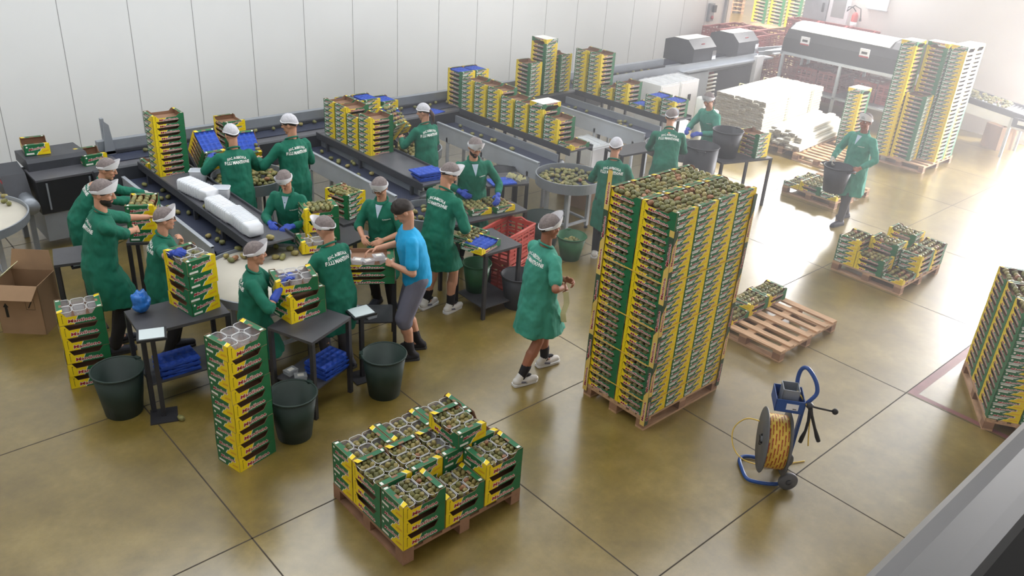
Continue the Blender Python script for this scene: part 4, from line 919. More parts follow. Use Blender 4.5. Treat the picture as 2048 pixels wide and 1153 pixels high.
for k in range(2): rc(RC1, (4.58, 2.20, 0.415 * k + 0.001), 0.28, ('lower' if k == 0 else 'upper') + ' red slotted plastic crate beside the small blue-lined table')
for i in range(3):
    for j in range(2):
        for k in range(3): rc(RC2, (17.40 + 0.75 * j, 8.35 - 0.55 * i, 0.455 * k + 0.001), 0, ('lowest', 'middle', 'top')[k] + ' dull red crate, ' + ('near', 'second', 'third')[i] + ' place of the ' + ('front' if j == 0 else 'back') + ' row, by the doorway', 'red crates by the doorway')
for i in range(2):
    for j in range(2):
        for k in range(4): rc(RC2, (18.08, 6.30 - 0.74 * (i * 2 + j), 0.455 * k + 0.001), PI / 2, ORD[k] + ' dull red crate from the floor, ' + ORD[i * 2 + j] + ' stack along the grey door', 'red crates behind the brushing machine') if (i * 2 + j) < 3 else None

# ---------------------------------------------------------------- cardboard cartons
def carton(x, y, z, rz, L, Wd, H, label, flaps=True, marks=True, m='cardbox'):
    t = thing('carton', label, 'cardboard box', (x, y, z), rz); k = 0.006
    b = MB()
    for fr, w in (((V((-L / 2, -Wd / 2, 0)), V((1, 0, 0)), Z, V((0, -1, 0))), L), ((V((L / 2, Wd / 2, 0)), V((-1, 0, 0)), Z, V((0, 1, 0))), L), ((V((L / 2, -Wd / 2, 0)), V((0, 1, 0)), Z, V((1, 0, 0))), Wd), ((V((-L / 2, Wd / 2, 0)), V((0, -1, 0)), Z, V((-1, 0, 0))), Wd)):
        b.prism([(0, 0), (w, 0), (w, H), (0, H)], fr, k, m)
    b.box((-L / 2 + k, -Wd / 2 + k, 0), (L / 2 - k, Wd / 2 - k, k), m); b.build('carton_body', t)
    if flaps:
        MB().prism([(0.0, 0), (L, 0), (L * 0.96, 0.17), (L * 0.04, 0.17)], (V((-L / 2, -Wd / 2 - 0.0, H)), V((1, 0, 0)), V((0, -0.75, -0.66)).normalized(), V((0, -0.66, 0.75)).normalized()), 0.005, m).build('flap', t)
        MB().prism([(0.0, 0), (L, 0), (L * 0.94, 0.22), (L * 0.1, 0.22)], (V((L / 2, Wd / 2, H)), V((-1, 0, 0)), V((0, 0.25, 0.97)).normalized(), V((0, 0.97, -0.25)).normalized()), 0.005, m).build('flap', t)
        MB().prism([(0.0, 0), (Wd, 0), (Wd * 0.9, 0.14), (Wd * 0.1, 0.16)], (V((-L / 2, Wd / 2, H)), V((0, -1, 0)), V((0.7, 0, 0.71)).normalized(), V((-0.71, 0, 0.7)).normalized()), 0.005, 'peel').build('flap', t)
    if marks:
        fr = (V((-L / 2, -Wd / 2, 0)), V((1, 0, 0)), Z, V((0, -1, 0)))
        b = MB(); b.text('KIWI', fr, L * 0.30, H * 0.80, 0.05, 'black', 0.002, 0.03, 0, 0.15)
        b.decal([(0.08, 0.20), (0.11, 0.20), (0.11, 0.32), (0.125, 0.32), (0.095, 0.37), (0.065, 0.32), (0.08, 0.32)], fr, 0.002, 'black')
        for s in (0, 1): b.decal([(L * 0.66, 0.30 + 0.12 * s), (L * 0.86, 0.30 + 0.12 * s), (L * 0.86, 0.304 + 0.12 * s), (L * 0.66, 0.304 + 0.12 * s)], fr, 0.002, 'black'); b.decal([(L * (0.66 + 0.196 * s), 0.30), (L * (0.666 + 0.196 * s), 0.30), (L * (0.666 + 0.196 * s), 0.424), (L * (0.66 + 0.196 * s), 0.424)], fr, 0.002, 'black')
        b.decal([(L * 0.70, 0.32), (L * 0.73, 0.32), (L * 0.82, 0.40), (L * 0.80, 0.41)], fr, 0.002, 'black'); b.build('printed_mark', t)
    return t
carton(-0.36, 4.42, 0, -0.70, 0.46, 0.40, 0.58, 'tall open brown carton on the floor beside the round white table')
p = at(2003, 297, 0); carton(p.x, p.y + 0.1, 0, -0.4, 0.52, 0.42, 0.50, 'grey-brown carton on the floor under the roller conveyor', flaps=False, marks=False)
carton(7.55, 3.62, 0, 0.2, 0.5, 0.4, 0.5, 'brown carton on the floor under the end of the third shelf', flaps=False, marks=False)
carton(7.78, 4.06, 0, 0.1, 0.5, 0.36, 0.42, 'pale brown carton on the floor behind the end of the third shelf', flaps=False, marks=False)
carton(5.30, 3.16, 0, -0.35, 0.30, 0.30, 0.62, 'narrow brown carton standing under the table of paper peels', flaps=False, marks=False)
# empty crates on the floor at the far side of the round table
p = at(1200, 330, 0.42); stack('empty_tray', 7.60, 2.98, 0.46, -0.3, 2, 'the blue-lined pair beside the tall pallet worker', 'trays beside the worker at the tall pallet', parts=False); liner((7.60, 2.98, 0.46 + LOW + 0.042), -0.3, 'blue moulded tray beside the worker at the tall pallet')
work_table(7.60, 2.98, -0.3, 0.5, 0.4, 0.46, 'low stand beside the worker at the tall pallet')
liner((5.50, 3.40, 0.83), -0.3, 'blue moulded tray on the table with paper peels')
for i in range(11):
    b = MB(); a0 = random.uniform(0, 6); r = random.uniform(0.03, 0.05); b_ = []
    for k in range(9): a = a0 + k * 0.55; b_.append((r * math.cos(a), r * math.sin(a), 0.022 + 0.012 * math.sin(k * 1.3)))
    vs = []; fs = []
    for k, q in enumerate(b_): vs += [(q[0], q[1], q[2] - 0.016), (q[0] * 1.06, q[1] * 1.06, q[2] + 0.016)]
    fs = [(2 * k, 2 * k + 2, 2 * k + 3, 2 * k + 1) for k in range(8)]; fs += [f[::-1] for f in fs]
    b.add(vs, fs, 'peel'); o = b.build('paper_peel'); o.location = (5.74 + random.uniform(-.10, .10), 3.36 + random.uniform(-.12, .12), 0.83 + 0.02 * (i % 3)); tag(o, 'curled pale yellow paper strip in the heap on the table', 'paper strip', 'paper peels on the table')

# ---------------------------------------------------------------- grader continuing to the right, cabinets, hoods
t = thing('grading_machine', 'pale grey grading machine with dark panels continuing along the white wall', 'machine', (0, 0, 0))
b = MB(); b.box((13.4, 6.35, 0.92), (17.0, 7.3, 0.96), 'pale_steel'); b.prism([(6.5, 0.80), (6.56, 0.80), (6.56, 1.06), (6.44, 1.10)], (V((11.0, 0, 0)), V((0, 1, 0)), Z, V((1, 0, 0))), -5.4, 'pale_steel'); b.build('side_gutter', t)
for x0, x1 in ((12.6, 13.5), (14.75, 16.25)): MB().box((x0, 6.40, 0.15), (x1, 6.46, 0.82), 'dark').build('dark_panel', t)
b = MB(); b.box((13.5, 6.40, 0.15), (14.45, 6.46, 0.86), 'pale_steel'); b.build('control_panel', t)
b = MB(); b.lathe([(0.04, 0), (0.03, 0.02)], 'orange', 14, (14.0, 6.40, 0.62), (0, -1, 0)); b.box((13.96, 6.385, 0.40), (14.06, 6.40, 0.56), 'dark'); b.build('switch', t)
for k in range(6): MB().tube([(14.47, 6.42, 0.30 + 0.09 * k), (14.75, 6.38, 0.32 + 0.09 * k)], 0.022, 'board_white', 7).build('roller', t)
b = MB(); b.box((16.2, 6.30, 0.2), (16.5, 6.40, 1.05), 'cap'); b.build('end_board', t)
for x in (11.4, 13.5, 15.5, 16.8): MB().box((x, 6.55, 0), (x + 0.06, 6.61, 0.92), 'pale_steel').build('leg', t)
b = MB(); b.box((13.2, 7.0, 0.96), (17.0, 7.35, 1.0), 'belt'); b.build('belt', t)
def hood(x, y, label):
    t = thing('machine_hood', label, 'machine hood', (x, y, 1.003)); 
    b = MB(); b.prism([(-0.42, 0), (0.42, 0), (0.42, 0.44), (0.18, 0.52), (-0.22, 0.52), (-0.42, 0.34)], (V((-0.42, 0, 0)), V((0, 1, 0)), Z, V((1, 0, 0))), -0.84, 'dark'); b.build('hood_shell', t)
    MB().box((-0.42, -0.20, 0.521), (0.42, 0.17, 0.528), 'lid').build('top_plate', t)
    MB().box((-0.06, -0.345, 0.40), (0.06, -0.335, 0.43), 'red').build('red_badge', t)
    MB().box((0.28, -0.44, 0.02), (0.42, -0.42, 0.26), 'metal').build('fitting', t)
hood(14.45, 7.02, 'first dark machine hood with a white top, nearest the stacked trays'); hood(16.25, 7.06, 'second dark machine hood with a white top, nearer the doorway')
def cabinet(x, y, label, w=0.62, h=1.02):
    t = thing('control_cabinet', label, 'cabinet', (x, y, 0)); MB().box((-w / 2, -0.30, 0.02), (w / 2, 0.30, h), 'cream').build('cabinet_body', t)
    MB().box((-w / 2 + 0.03, -0.312, 0.05), (w / 2 - 0.03, -0.30, h - 0.03), 'cap').build('cabinet_door', t); MB().box((-0.03, -0.325, h - 0.42), (0.06, -0.312, h - 0.28), 'blackp').build('handle', t)
    b = MB(); b.v = []
    for i in range(7): b.add([(-w / 2 + w * i / 6, -0.28, h + 0.012 + 0.02 * (i % 2)), (-w / 2 + w * i / 6, 0.28, h + 0.02 + 0.015 * ((i + 1) % 2))], [], 'clear')
    b.f += [[2 * i, 2 * i + 2, 2 * i + 3, 2 * i + 1] for i in range(6)]; b.m += [0] * 6; b.build('clear_cover', t)
cabinet(11.95, 5.85, 'white control cabinet under crumpled clear film, left of the pair'); cabinet(12.62, 5.87, 'white control cabinet under crumpled clear film, right of the pair')
cabinet(8.72, 4.72, 'white cabinet on the floor under the fourth outfeed belt', 0.5, 0.55); cabinet(11.1, 4.9, 'white cabinet on the floor seen under the fourth packing shelf', 0.6, 0.62)
t = thing('feed_conveyor', 'bright sloping belt joining the grading machine to the dark brushing machine', 'conveyor', (0, 0, 0))
b = MB(); b.bar((16.72, 6.30, 1.10), (17.5, 5.98, 1.22), 0.42, 0.03, 'cap'); b.build('belt', t)
b = MB(); d = V((-0.66, -0.75, 0)) * 0.23; 
for s in (-1, 1): b.bar(V((16.6, 6.62, 1.08)) + d * s, V((17.6, 5.75, 1.24)) + d * s, 0.03, 0.10, 'steel')
b.build('side_rail', t)
for q in ((16.7, 6.5), (17.5, 5.85)): MB().box((q[0] - 0.025, q[1] - 0.025, 0), (q[0] + 0.025, q[1] + 0.025, 1.07), 'pale_steel').build('leg', t)
# dark brushing machine under a rounded cover
t = thing('brushing_machine', 'large dark machine with a rounded sunlit cover on a pale steel frame', 'machine', (0, 0, 0))
fr = (V((0, 5.75, 0)), V((1, 0, 0)), Z, V((0, 1, 0))); prof = [(16.25, 1.30), (17.45, 1.30), (17.45, 1.75), (17.3, 1.88), (16.9, 1.93), (16.62, 1.90), (16.42, 1.78), (16.30, 1.60)]
b = MB(); b.prism(prof[::-1], (fr[0], V((-1, 0, 0)), Z, V((0, 1, 0))), 0.01, 'dark') if False else None
o0 = V((0, 2.75, 0)); b.prism([(x, z) for x, z in prof], (o0, V((1, 0, 0)), Z, V((0, -1, 0))), 3.0, 'blackp'); b.build('cover', t)
b = MB(); b.prism([(16.40, 1.80), (16.62, 1.915), (16.9, 1.945), (17.3, 1.895), (17.3, 1.885), (16.9, 1.934), (16.62, 1.904), (16.42, 1.785)][::-1][::-1], (V((0, 3.30, 0)), V((1, 0, 0)), Z, V((0, -1, 0))), 2.4, 'cream'); b.build('sun_glare_sheet', t)  # cream sheet laid on the dark cover, paints its sunlit top bright
for y, w in ((5.2, 0.22), (3.75, 0.22)):
    q = MB(); q.box((16.262, y - w / 2, 1.52), (16.282, y + w / 2, 1.70), 'cap'); q.box((16.258, y - w / 2, 1.52), (16.262, y + w / 2, 1.55), 'red'); q.box((16.258, y - w * 0.3, 1.59), (16.262, y + w * 0.3, 1.64), 'black'); q.build('notice', t)
b = MB()
for y in (2.75, 5.7): b.box((16.20, y - 0.03, 1.24), (17.5, y + 0.03, 1.30), 'pale_steel')
for x in (16.20, 17.44): b.box((x, 2.75, 1.24), (x + 0.06, 5.7, 1.30), 'pale_steel'); b.box((x, 2.75, 0.50), (x + 0.04, 5.7, 0.54), 'pale_steel')
b.build('frame_rail', t)
for x in (16.2, 17.44):
    for y in (2.78, 4.2, 5.66): MB().box((x, y - 0.03, 0), (x + 0.06, y + 0.03, 1.24), 'pale_steel').build('leg', t)
for k in range(4): rc(RC2, (16.85, (3.10, 3.66, 4.56, 5.12)[k], 0.562), 0, ORD[k] + ' dull red crate along the rail inside the dark machine frame', 'red crates under the dark machine')
b = MB(); b.box((16.25, 2.8, 0.54), (17.44, 5.66, 0.56), 'steel'); b.build('crate_shelf', t)
# roller conveyor on the far right
t = thing('roller_conveyor', 'sloping roller conveyor carrying pears past the empty-tray block', 'conveyor', (0, 0, 0))
A_, B_ = V((17.20, 2.35, 1.02)), V((16.95, 0.35, 0.86)); dx = V((0.80, 0, 0.0))
b = MB()
for s in (0, 1): b.bar(A_ + dx * s, B_ + dx * s, 0.04, 0.12, 'dark')
b.build('side_rail', t); d = (B_ - A_).normalized()
MB().bar(A_ + V((0, 0, -0.16)), B_ + V((0, 0, -0.16)), 0.03, 0.20, 'cream').build('side_plate', t)
for k in range(24): q = A_ + (B_ - A_) * ((k + 0.5) / 24); MB().tube([q + V((0.03, 0, 0)), q + V((0.77, 0, 0))], 0.028, 'metal', 8).build('roller', t)
for q in (A_, B_):
    for s in (0, 1): p = q + dx * s - d * (-0.35 if q is A_ else 0.35); MB().box((p.x - 0.025, p.y - 0.025, 0), (p.x + 0.025, p.y + 0.025, p.z - 0.06), 'pale_steel').build('leg', t)
b = MB(); p = B_ + V((-0.06, 0.10, -0.05)); b.box((p.x - 0.06, p.y - 0.18, p.z - 0.12), (p.x, p.y + 0.18, p.z + 0.06), 'dark'); b.box((p.x - 0.065, p.y - 0.08, p.z - 0.06), (p.x - 0.06, p.y + 0.08, p.z + 0.02), 'cap'); b.build('control_box', t)
MB().box((B_.x, B_.y - 0.10, B_.z - 0.16), (B_.x + 0.8, B_.y - 0.04, B_.z - 0.02), 'red').build('red_guard', t)
for k in range(120): q = A_ + (B_ - A_) * random.uniform(0.12, 0.72) + dx * random.uniform(0.08, 0.9); heap_pear(q + V((0, 0, 0.055)), 1.1, 0)

# ---------------------------------------------------------------- angle boards in bundles
def board(L):
    b = MB(); w = 0.07; tk = 0.006
    b.prism([(-w, 0.004), (-w * 0.5, 0.006), (0, 0.014), (w * 0.5, 0.006), (w, 0.004), (w, 0.046), (w * 0.5, 0.048), (0, 0.054), (-w * 0.5, 0.048), (-w, 0.046)][::-1], (V((-L / 2, 0, 0)), V((0, -1, 0)), Z, V((-1, 0, 0))), L, 'board_end', 'board_end', 'board_white'); return b.mesh('angle_board')
BD1, BD2 = board(2.55), board(2.1)
b1 = math.radians(4); C1 = V((14.25, 4.62, 0)); u1 = V((math.cos(b1), math.sin(b1), 0)); n1 = V((-u1.y, u1.x, 0))
pallet((C1.x, C1.y, 0), b1, 2.4, 1.15, 'low wooden pallet under the tall stack of white angle boards')
for k in range(13):
    for j in range(8):
        q = C1 + n1 * ((j - 3.5) * 0.1425) + u1 * random.uniform(-.025, .025)
        o = put('angle_board', BD1); o.location = (q.x, q.y, 0.152 + 0.056 * k); o.rotation_euler = (0, 0, b1)
        edge = 'sunny edge row' if j == 0 else 'row ' + ORD[j] + ' from the sunny edge'
        tag(o, 'white angle board, ' + ORD[k] + ' layer, ' + edge + ' of the tall board stack', 'angle board', 'boards of the tall stack')
for s in (-0.3, 0.75):
    q = C1 + u1 * s; b = MB(); a = q - n1 * 0.605; c_ = q + n1 * 0.605; z1 = 0.152 + 0.056 * 13 + 0.025
    b.bar((a.x, a.y, 0.15), (a.x, a.y, z1), 0.045, 0.01, 'peel', (0, 1, 0)); b.bar((c_.x, c_.y, 0.15), (c_.x, c_.y, z1), 0.045, 0.01, 'peel', (0, 1, 0)); b.bar((a.x, a.y, z1), (c_.x, c_.y, z1), 0.045, 0.004, 'peel')
    tag(b.build('strapping_band'), ('left' if s < 0 else 'right') + ' pale band round the tall stack of white boards', 'strapping band')
C2 = V((13.95, 3.52, 0)); b2 = math.radians(6); u2 = V((math.cos(b2), math.sin(b2), 0)); n2 = V((-u2.y, u2.x, 0))
pallet((C2.x, C2.y, 0), b2, 2.0, 0.92, 'low wooden pallet under the loose heap of white boards')
for k in range(6):
    m_ = 6 - (k // 2)
    for j in range(m_):
        q = C2 + n2 * ((j - (m_ - 1) / 2) * 0.146) + u2 * random.uniform(-.12, .12)
        o = put('angle_board', BD2); o.location = (q.x, q.y, 0.152 + 0.056 * k); o.rotation_euler = (0, 0, b2 + random.uniform(-.002, .002))
        tag(o, 'white angle board, ' + ORD[k] + ' layer, place ' + ORD[j] + ' from the edge of the loose low heap', 'angle board', 'boards of the low heap')
b = MB(); b.lathe([(0.09, 0), (0.09, 0.62), (0.075, 0.64), (0.0001, 0.64)], 'lid', 16); o = b.build('plastic_roll'); o.location = (10.75, 3.85, 0.998); o.rotation_euler = (0, 0.06, 0)
o.location = (10.18, 4.0 + 0.36 * 0 - 0.0, 0.998); bpy.data.objects.remove(o)
b = MB(); b.lathe([(0.10, 0), (0.10, 1.28), (0.085, 1.30), (0.0001, 1.30)], 'lid', 16); o = b.build('film_roll'); o.location = (10.66, 3.86, 0.001); tag(o, 'tall white film roll standing behind the woman bending at the far table', 'film roll')
b = MB(); b.lathe([(0.09, 0), (0.09, 1.05), (0.075, 1.07), (0.0001, 1.07)], 'lid', 16); o = b.build('film_roll'); o.location = (10.88, 3.72, 0.001); tag(o, 'shorter white film roll beside the tall one', 'film roll')

# ---------------------------------------------------------------- things on the end wall
t = thing('fire_extinguisher', 'red fire extinguisher with a black hose hanging on the plaster wall', 'fire extinguisher', (18.40, 5.21, 1.62))
b = MB(); b.lathe([(0.07, 0), (0.075, 0.02), (0.075, 0.42), (0.05, 0.48), (0.02, 0.50)], 'extinguisher', 18); b.build('cylinder_body', t)
MB().lathe([(0.076, 0.14), (0.076, 0.28)], 'cap', 18).build('paper_label', t)
b = MB(); b.tube([(0, 0, 0.52), (-0.02, 0.10, 0.62), (-0.03, 0.20, 0.60), (-0.03, 0.22, 0.50), (-0.02, 0.05, 0.66), (-0.03, -0.12, 0.60), (-0.03, -0.16, 0.42)], 0.014, 'black', 8); b.build('hose', t)
MB().lathe([(0.012, 0), (0.03, 0.10)], 'black', 10, (-0.03, -0.16, 0.42), (0, -0.1, -1)).build('nozzle', t); MB().box((0.07, -0.03, 0.25), (0.10, 0.03, 0.40), 'steel').build('bracket', t)
t = thing('wall_board', 'white notice board on the plaster wall right of the fire extinguisher', 'board', (18.485, 4.75, 2.25)); b = MB(); b.box((-0.03, -0.25, 0), (0, 0.25, 0.6), 'cap'); b.build('board_panel', t); MB().box((-0.034, -0.26, -0.01), (-0.002, 0.26, 0.0), 'steel').build('board_edge', t)
t = thing('switch_box', 'grey wall switch box with a red emergency button', 'switch box', (17.80, 8.995, 1.45)); MB().box((-0.10, -0.08, -0.10), (0.10, 0, 0.36), 'steel').build('box_body', t); MB().lathe([(0.05, 0), (0.045, 0.03)], 'red', 14, (0.03, -0.08, 0.0), (0, -1, 0)).build('red_button', t); MB().box((0.0, -0.15, 0.14), (0.10, -0.08, 0.32), 'dark').build('black_socket', t)

# ---------------------------------------------------------------- strapping dispenser
ax = V((math.cos(math.radians(-52)), math.sin(math.radians(-52)), 0)); pd = V((-ax.y, ax.x, 0)); org = V((3.97, -2.14, 0))
t = thing('strapping_dispenser', 'blue wheeled dispenser with a grey reel of yellow strapping', 'strapping dispenser', org)
def P(a, f, z): return ax * a + pd * f + Z * z
hub = P(-0.05, 0.0, 0.40)
b = MB()
for a in (-0.10, 0.10): b.lathe([(0.0001, -0.006), (0.29, -0.006), (0.295, 0), (0.29, 0.006), (0.0001, 0.006)], 'reel_grey', 44, hub + ax * a, ax)
b.build('reel_flange', t)
b = MB(); b.lathe([(0.045, -0.12), (0.045, 0.12)], 'reel_grey', 20, hub, ax); q = hub + ax * -0.112
for d in (pd, Z): b.bar(q - d * 0.055, q + d * 0.055, 0.022, 0.014, 'black')
b.build('reel_hub', t)
prof = [(0.20, -0.093)] + [(0.238 + 0.004 * (k % 2), -0.092 + 0.184 * k / 16) for k in range(17)] + [(0.20, 0.093)]
b = MB(); b.lathe(prof, 'strap', 48, hub, ax)
for k in range(7):
    zc = -0.078 + 0.026 * k
    for i in range(12):
        a0 = i * 2 * PI / 12 + 0.35 * k; cc = hub + ax * zc
        vt, ft, wt = text_geo('Mantione', 0.06, 0.1); out = []
        for px_, py_ in vt: a = a0 + px_ / wt * 0.40; out.append(cc + ax * ((py_ - 0.35) * 0.016) + (pd * math.cos(a) + Z * math.sin(a)) * 0.2435)
        b.add(out, ft, 'strap_print')
b.build('strap_coil', t)
b = MB(); b.tube(smooth_path([P(0.10, 0.0, 0.20), P(0.10, -0.02, 0.10), P(0.07, -0.09, 0.03), P(-0.02, -0.12, 0.02), P(-0.17, -0.12, 0.02), P(-0.23, -0.08, 0.02), P(-0.26, 0.05, 0.02), P(-0.27, 0.17, 0.02), P(-0.22, 0.23, 0.02), P(-0.12, 0.24, 0.02), P(0.06, 0.20, 0.02), P(0.10, 0.10, 0.06)]), 0.017, 'reel_blue', 10); b.build('base_frame', t)
b = MB(); b.bar(P(0.105, 0.0, 0.10), P(0.12, 0.0, 0.84), 0.06, 0.022, 'reel_blue', ax); b.tube([hub + ax * 0.10, P(0.11, 0, 0.40)], 0.016, 'reel_blue', 8); b.build('upright', t)
b = MB(); b.tube(smooth_path([P(0.07, 0.08, 0.84), P(0.05, 0.13, 0.98), P(0.06, 0.13, 1.09), P(0.10, 0.09, 1.13), P(0.17, 0.03, 1.06), P(0.20, 0.0, 0.96), P(0.16, -0.01, 0.88), P(0.11, 0.0, 0.80)]), 0.018, 'reel_blue', 10); b.build('push_handle', t)
b = MB()
for lo, hi in (((-0.14, -0.13, 0.80), (0.10, 0.12, 0.806)), ((-0.14, -0.13, 0.80), (-0.134, 0.12, 0.92)), ((0.094, -0.13, 0.80), (0.10, 0.12, 0.92)), ((-0.14, -0.13, 0.80), (0.10, -0.124, 0.92)), ((-0.14, 0.114, 0.80), (0.10, 0.12, 0.92))): b.box(lo, hi, 'reel_blue')
b.v = [tuple(P(*q)) for q in b.v]; b.build('tool_tray', t)
b = MB(); b.box((-0.05, -0.1325, 0.83), (0.05, -0.130, 0.89), 'cap'); b.box((0.005, -0.1335, 0.838), (0.035, -0.1325, 0.846), 'black'); b.v = [tuple(P(*q)) for q in b.v]; b.build('paper_label', t)
b = MB()
for lo, hi in (((-0.09, -0.08, 0.81), (0.05, -0.074, 0.99)), ((-0.09, 0.064, 0.81), (0.05, 0.07, 0.99)), ((-0.09, -0.08, 0.81), (-0.084, 0.07, 0.99)), ((0.044, -0.08, 0.81), (0.05, 0.07, 0.99))): b.box(lo, hi, 'steel')
b.v = [tuple(P(*q)) for q in b.v]; b.build('clip_tin', t)
b = MB(); b.tube([P(0.17, -0.02, 0.82), P(0.20, -0.02, 0.74), P(0.25, -0.03, 0.62), P(0.29, -0.03, 0.53), P(0.31, -0.03, 0.49)], [0.020, 0.014, 0.013, 0.020, 0.018], 'black', 8); b.tube([P(0.17, -0.05, 0.82), P(0.175, -0.06, 0.70), P(0.17, -0.07, 0.60), P(0.155, -0.07, 0.52), P(0.15, -0.07, 0.48)], [0.020, 0.014, 0.013, 0.020, 0.018], 'black', 8)
b.tube([P(0.12, -0.03, 0.84), P(0.24, -0.02, 0.82), P(0.36, -0.02, 0.81)], 0.009, 'black', 8); b.ell(P(0.38, -0.02, 0.81), (0.028, 0.028, 0.028), 'black', 10); b.ell(P(0.16, -0.03, 0.84), (0.035, 0.035, 0.03), 'dark', 10); b.build('tensioner', t)
for f_ in (-0.13, 0.18): b = MB(); b.lathe([(0.0001, -0.02), (0.082, -0.02), (0.088, -0.008), (0.088, 0.008), (0.082, 0.02), (0.0001, 0.02)], 'reel_grey', 28, P(0.12, f_, 0.088), -pd + ax * 0.25); b.lathe([(0.03, 0.02), (0.02, 0.026)], 'dark', 16, P(0.12, f_, 0.088), -pd + ax * 0.25); b.build('wheel', t)
b = MB(); b.tube(smooth_path([P(-0.12, 0.24, 0.42), P(-0.26, 0.32, 0.38), P(-0.36, 0.30, 0.26), P(-0.34, 0.20, 0.12), P(-0.22, 0.12, 0.05), P(0.04, 0.16, 0.012), P(0.22, 0.26, 0.008), P(0.34, 0.32, 0.008)]), 0.006, 'strap', 6); b.build('loose_strap', t)
b = MB(); b.tube(smooth_path([P(0.04, 0.0, 0.95), P(0.10, -0.03, 0.88), P(0.17, -0.05, 0.78), P(0.21, -0.05, 0.55), P(0.23, -0.05, 0.44)]), 0.006, 'strap', 6); b.build('strap_end', t)
# ---------------------------------------------------------------- people
DG = bpy.context.evaluated_depsgraph_get
def remesh(mb, voxel, smooth=2, name='body', mats=None):
    """one continuous surface grown over the collected shapes"""
    me = mb.mesh(name); o = bpy.data.objects.new(name, me); COL.objects.link(o)
    r = o.modifiers.new('r', 'REMESH'); r.mode = 'VOXEL'; r.voxel_size = voxel; r.use_smooth_shade = True
    s = o.modifiers.new('s', 'SMOOTH'); s.factor = 0.5; s.iterations = smooth
    bpy.context.view_layer.update()
    out = bpy.data.meshes.new_from_object(o.evaluated_get(DG())); out.name = name
    m = me.materials[0]
    bpy.data.objects.remove(o); bpy.data.meshes.remove(me)
    out.materials.clear(); out.materials.append(m)
    out.polygons.foreach_set('use_smooth', [True] * len(out.polygons)); out.polygons.foreach_set('material_index', [0] * len(out.polygons))
    return out
def ik(S, T, a, b, pole):
    d = T - S; L = min(d.length, (a + b) * 0.985); d.normalize(); T = S + d * L
    x = (a * a - b * b + L * L) / (2 * L); h = math.sqrt(max(a * a - x * x, 0)); p = pole - d * pole.dot(d); p.normalize()
    return S + d * x + p * h, T
def loft(b, secs, m, n=28):
    """secs: (centre, axis x, axis y, rx, ry)"""
    vs = []; fs = []
    for c, ax, ay, rx, ry in secs: vs += [c + ax * (rx * math.cos(2 * PI * k / n)) + ay * (ry * math.sin(2 * PI * k / n)) for k in range(n)]
    for i in range(len(secs) - 1): fs += [(i * n + k, (i + 1) * n + k, (i + 1) * n + (k + 1) % n, i * n + (k + 1) % n) for k in range(n)]
    fs += [tuple(range(n)), tuple((len(secs) - 1) * n + k for k in range(n))[::-1]]
    b.add(vs, fs, m, True)
def hand_shape(b, w, d, side, palm, curl, extra, m, spread=0.0, s=1.0):
    """palm, four bent fingers of unequal length and an opposed thumb; side: towards the thumb; palm: palm normal"""
    d = d.normalized(); side = (side - d * side.dot(d)).normalized(); palm = d.cross(side) * (1 if d.cross(side).dot(palm) > 0 else -1)
    for k in range(4):
        off = side * ((1.5 - k) * 0.019 * s); kn = w + d * (0.088 - 0.004 * abs(k - 1.2)) * s + off
        b.cap(w + off * 0.55 + d * 0.004, kn, (0.0125 + extra) * s, (0.0105 + extra) * s, m, 8)
        lens = ((0.040, 0.026, 0.020), (0.045, 0.029, 0.022), (0.041, 0.027, 0.021), (0.032, 0.021, 0.018))[k]; p = kn; ang = 0.15
        for q, ln in enumerate(lens):
            ang += curl * (0.8, 1.1, 0.8)[q] * (1 + 0.08 * k); dd = d * math.cos(ang) + palm * math.sin(ang) + side * (spread * (1.5 - k)); e = p + dd.normalized() * ln * s
            b.cap(p, e, (0.0092 - 0.0006 * q + extra) * s, (0.0086 - 0.0007 * q + extra) * s, m, 8); p = e
    p = w + d * 0.022 * s + side * 0.020 * s; e = p + (d * 0.55 + side * 0.70 + palm * 0.35).normalized() * 0.042 * s; f_ = e + (d * 0.85 + side * 0.15 + palm * (0.3 + curl * 0.5)).normalized() * 0.034 * s
    b.cap(p, e, (0.0125 + extra) * s, (0.0108 + extra) * s, m, 8); b.cap(e, f_, (0.0105 + extra) * s, (0.0088 + extra) * s, m, 8)

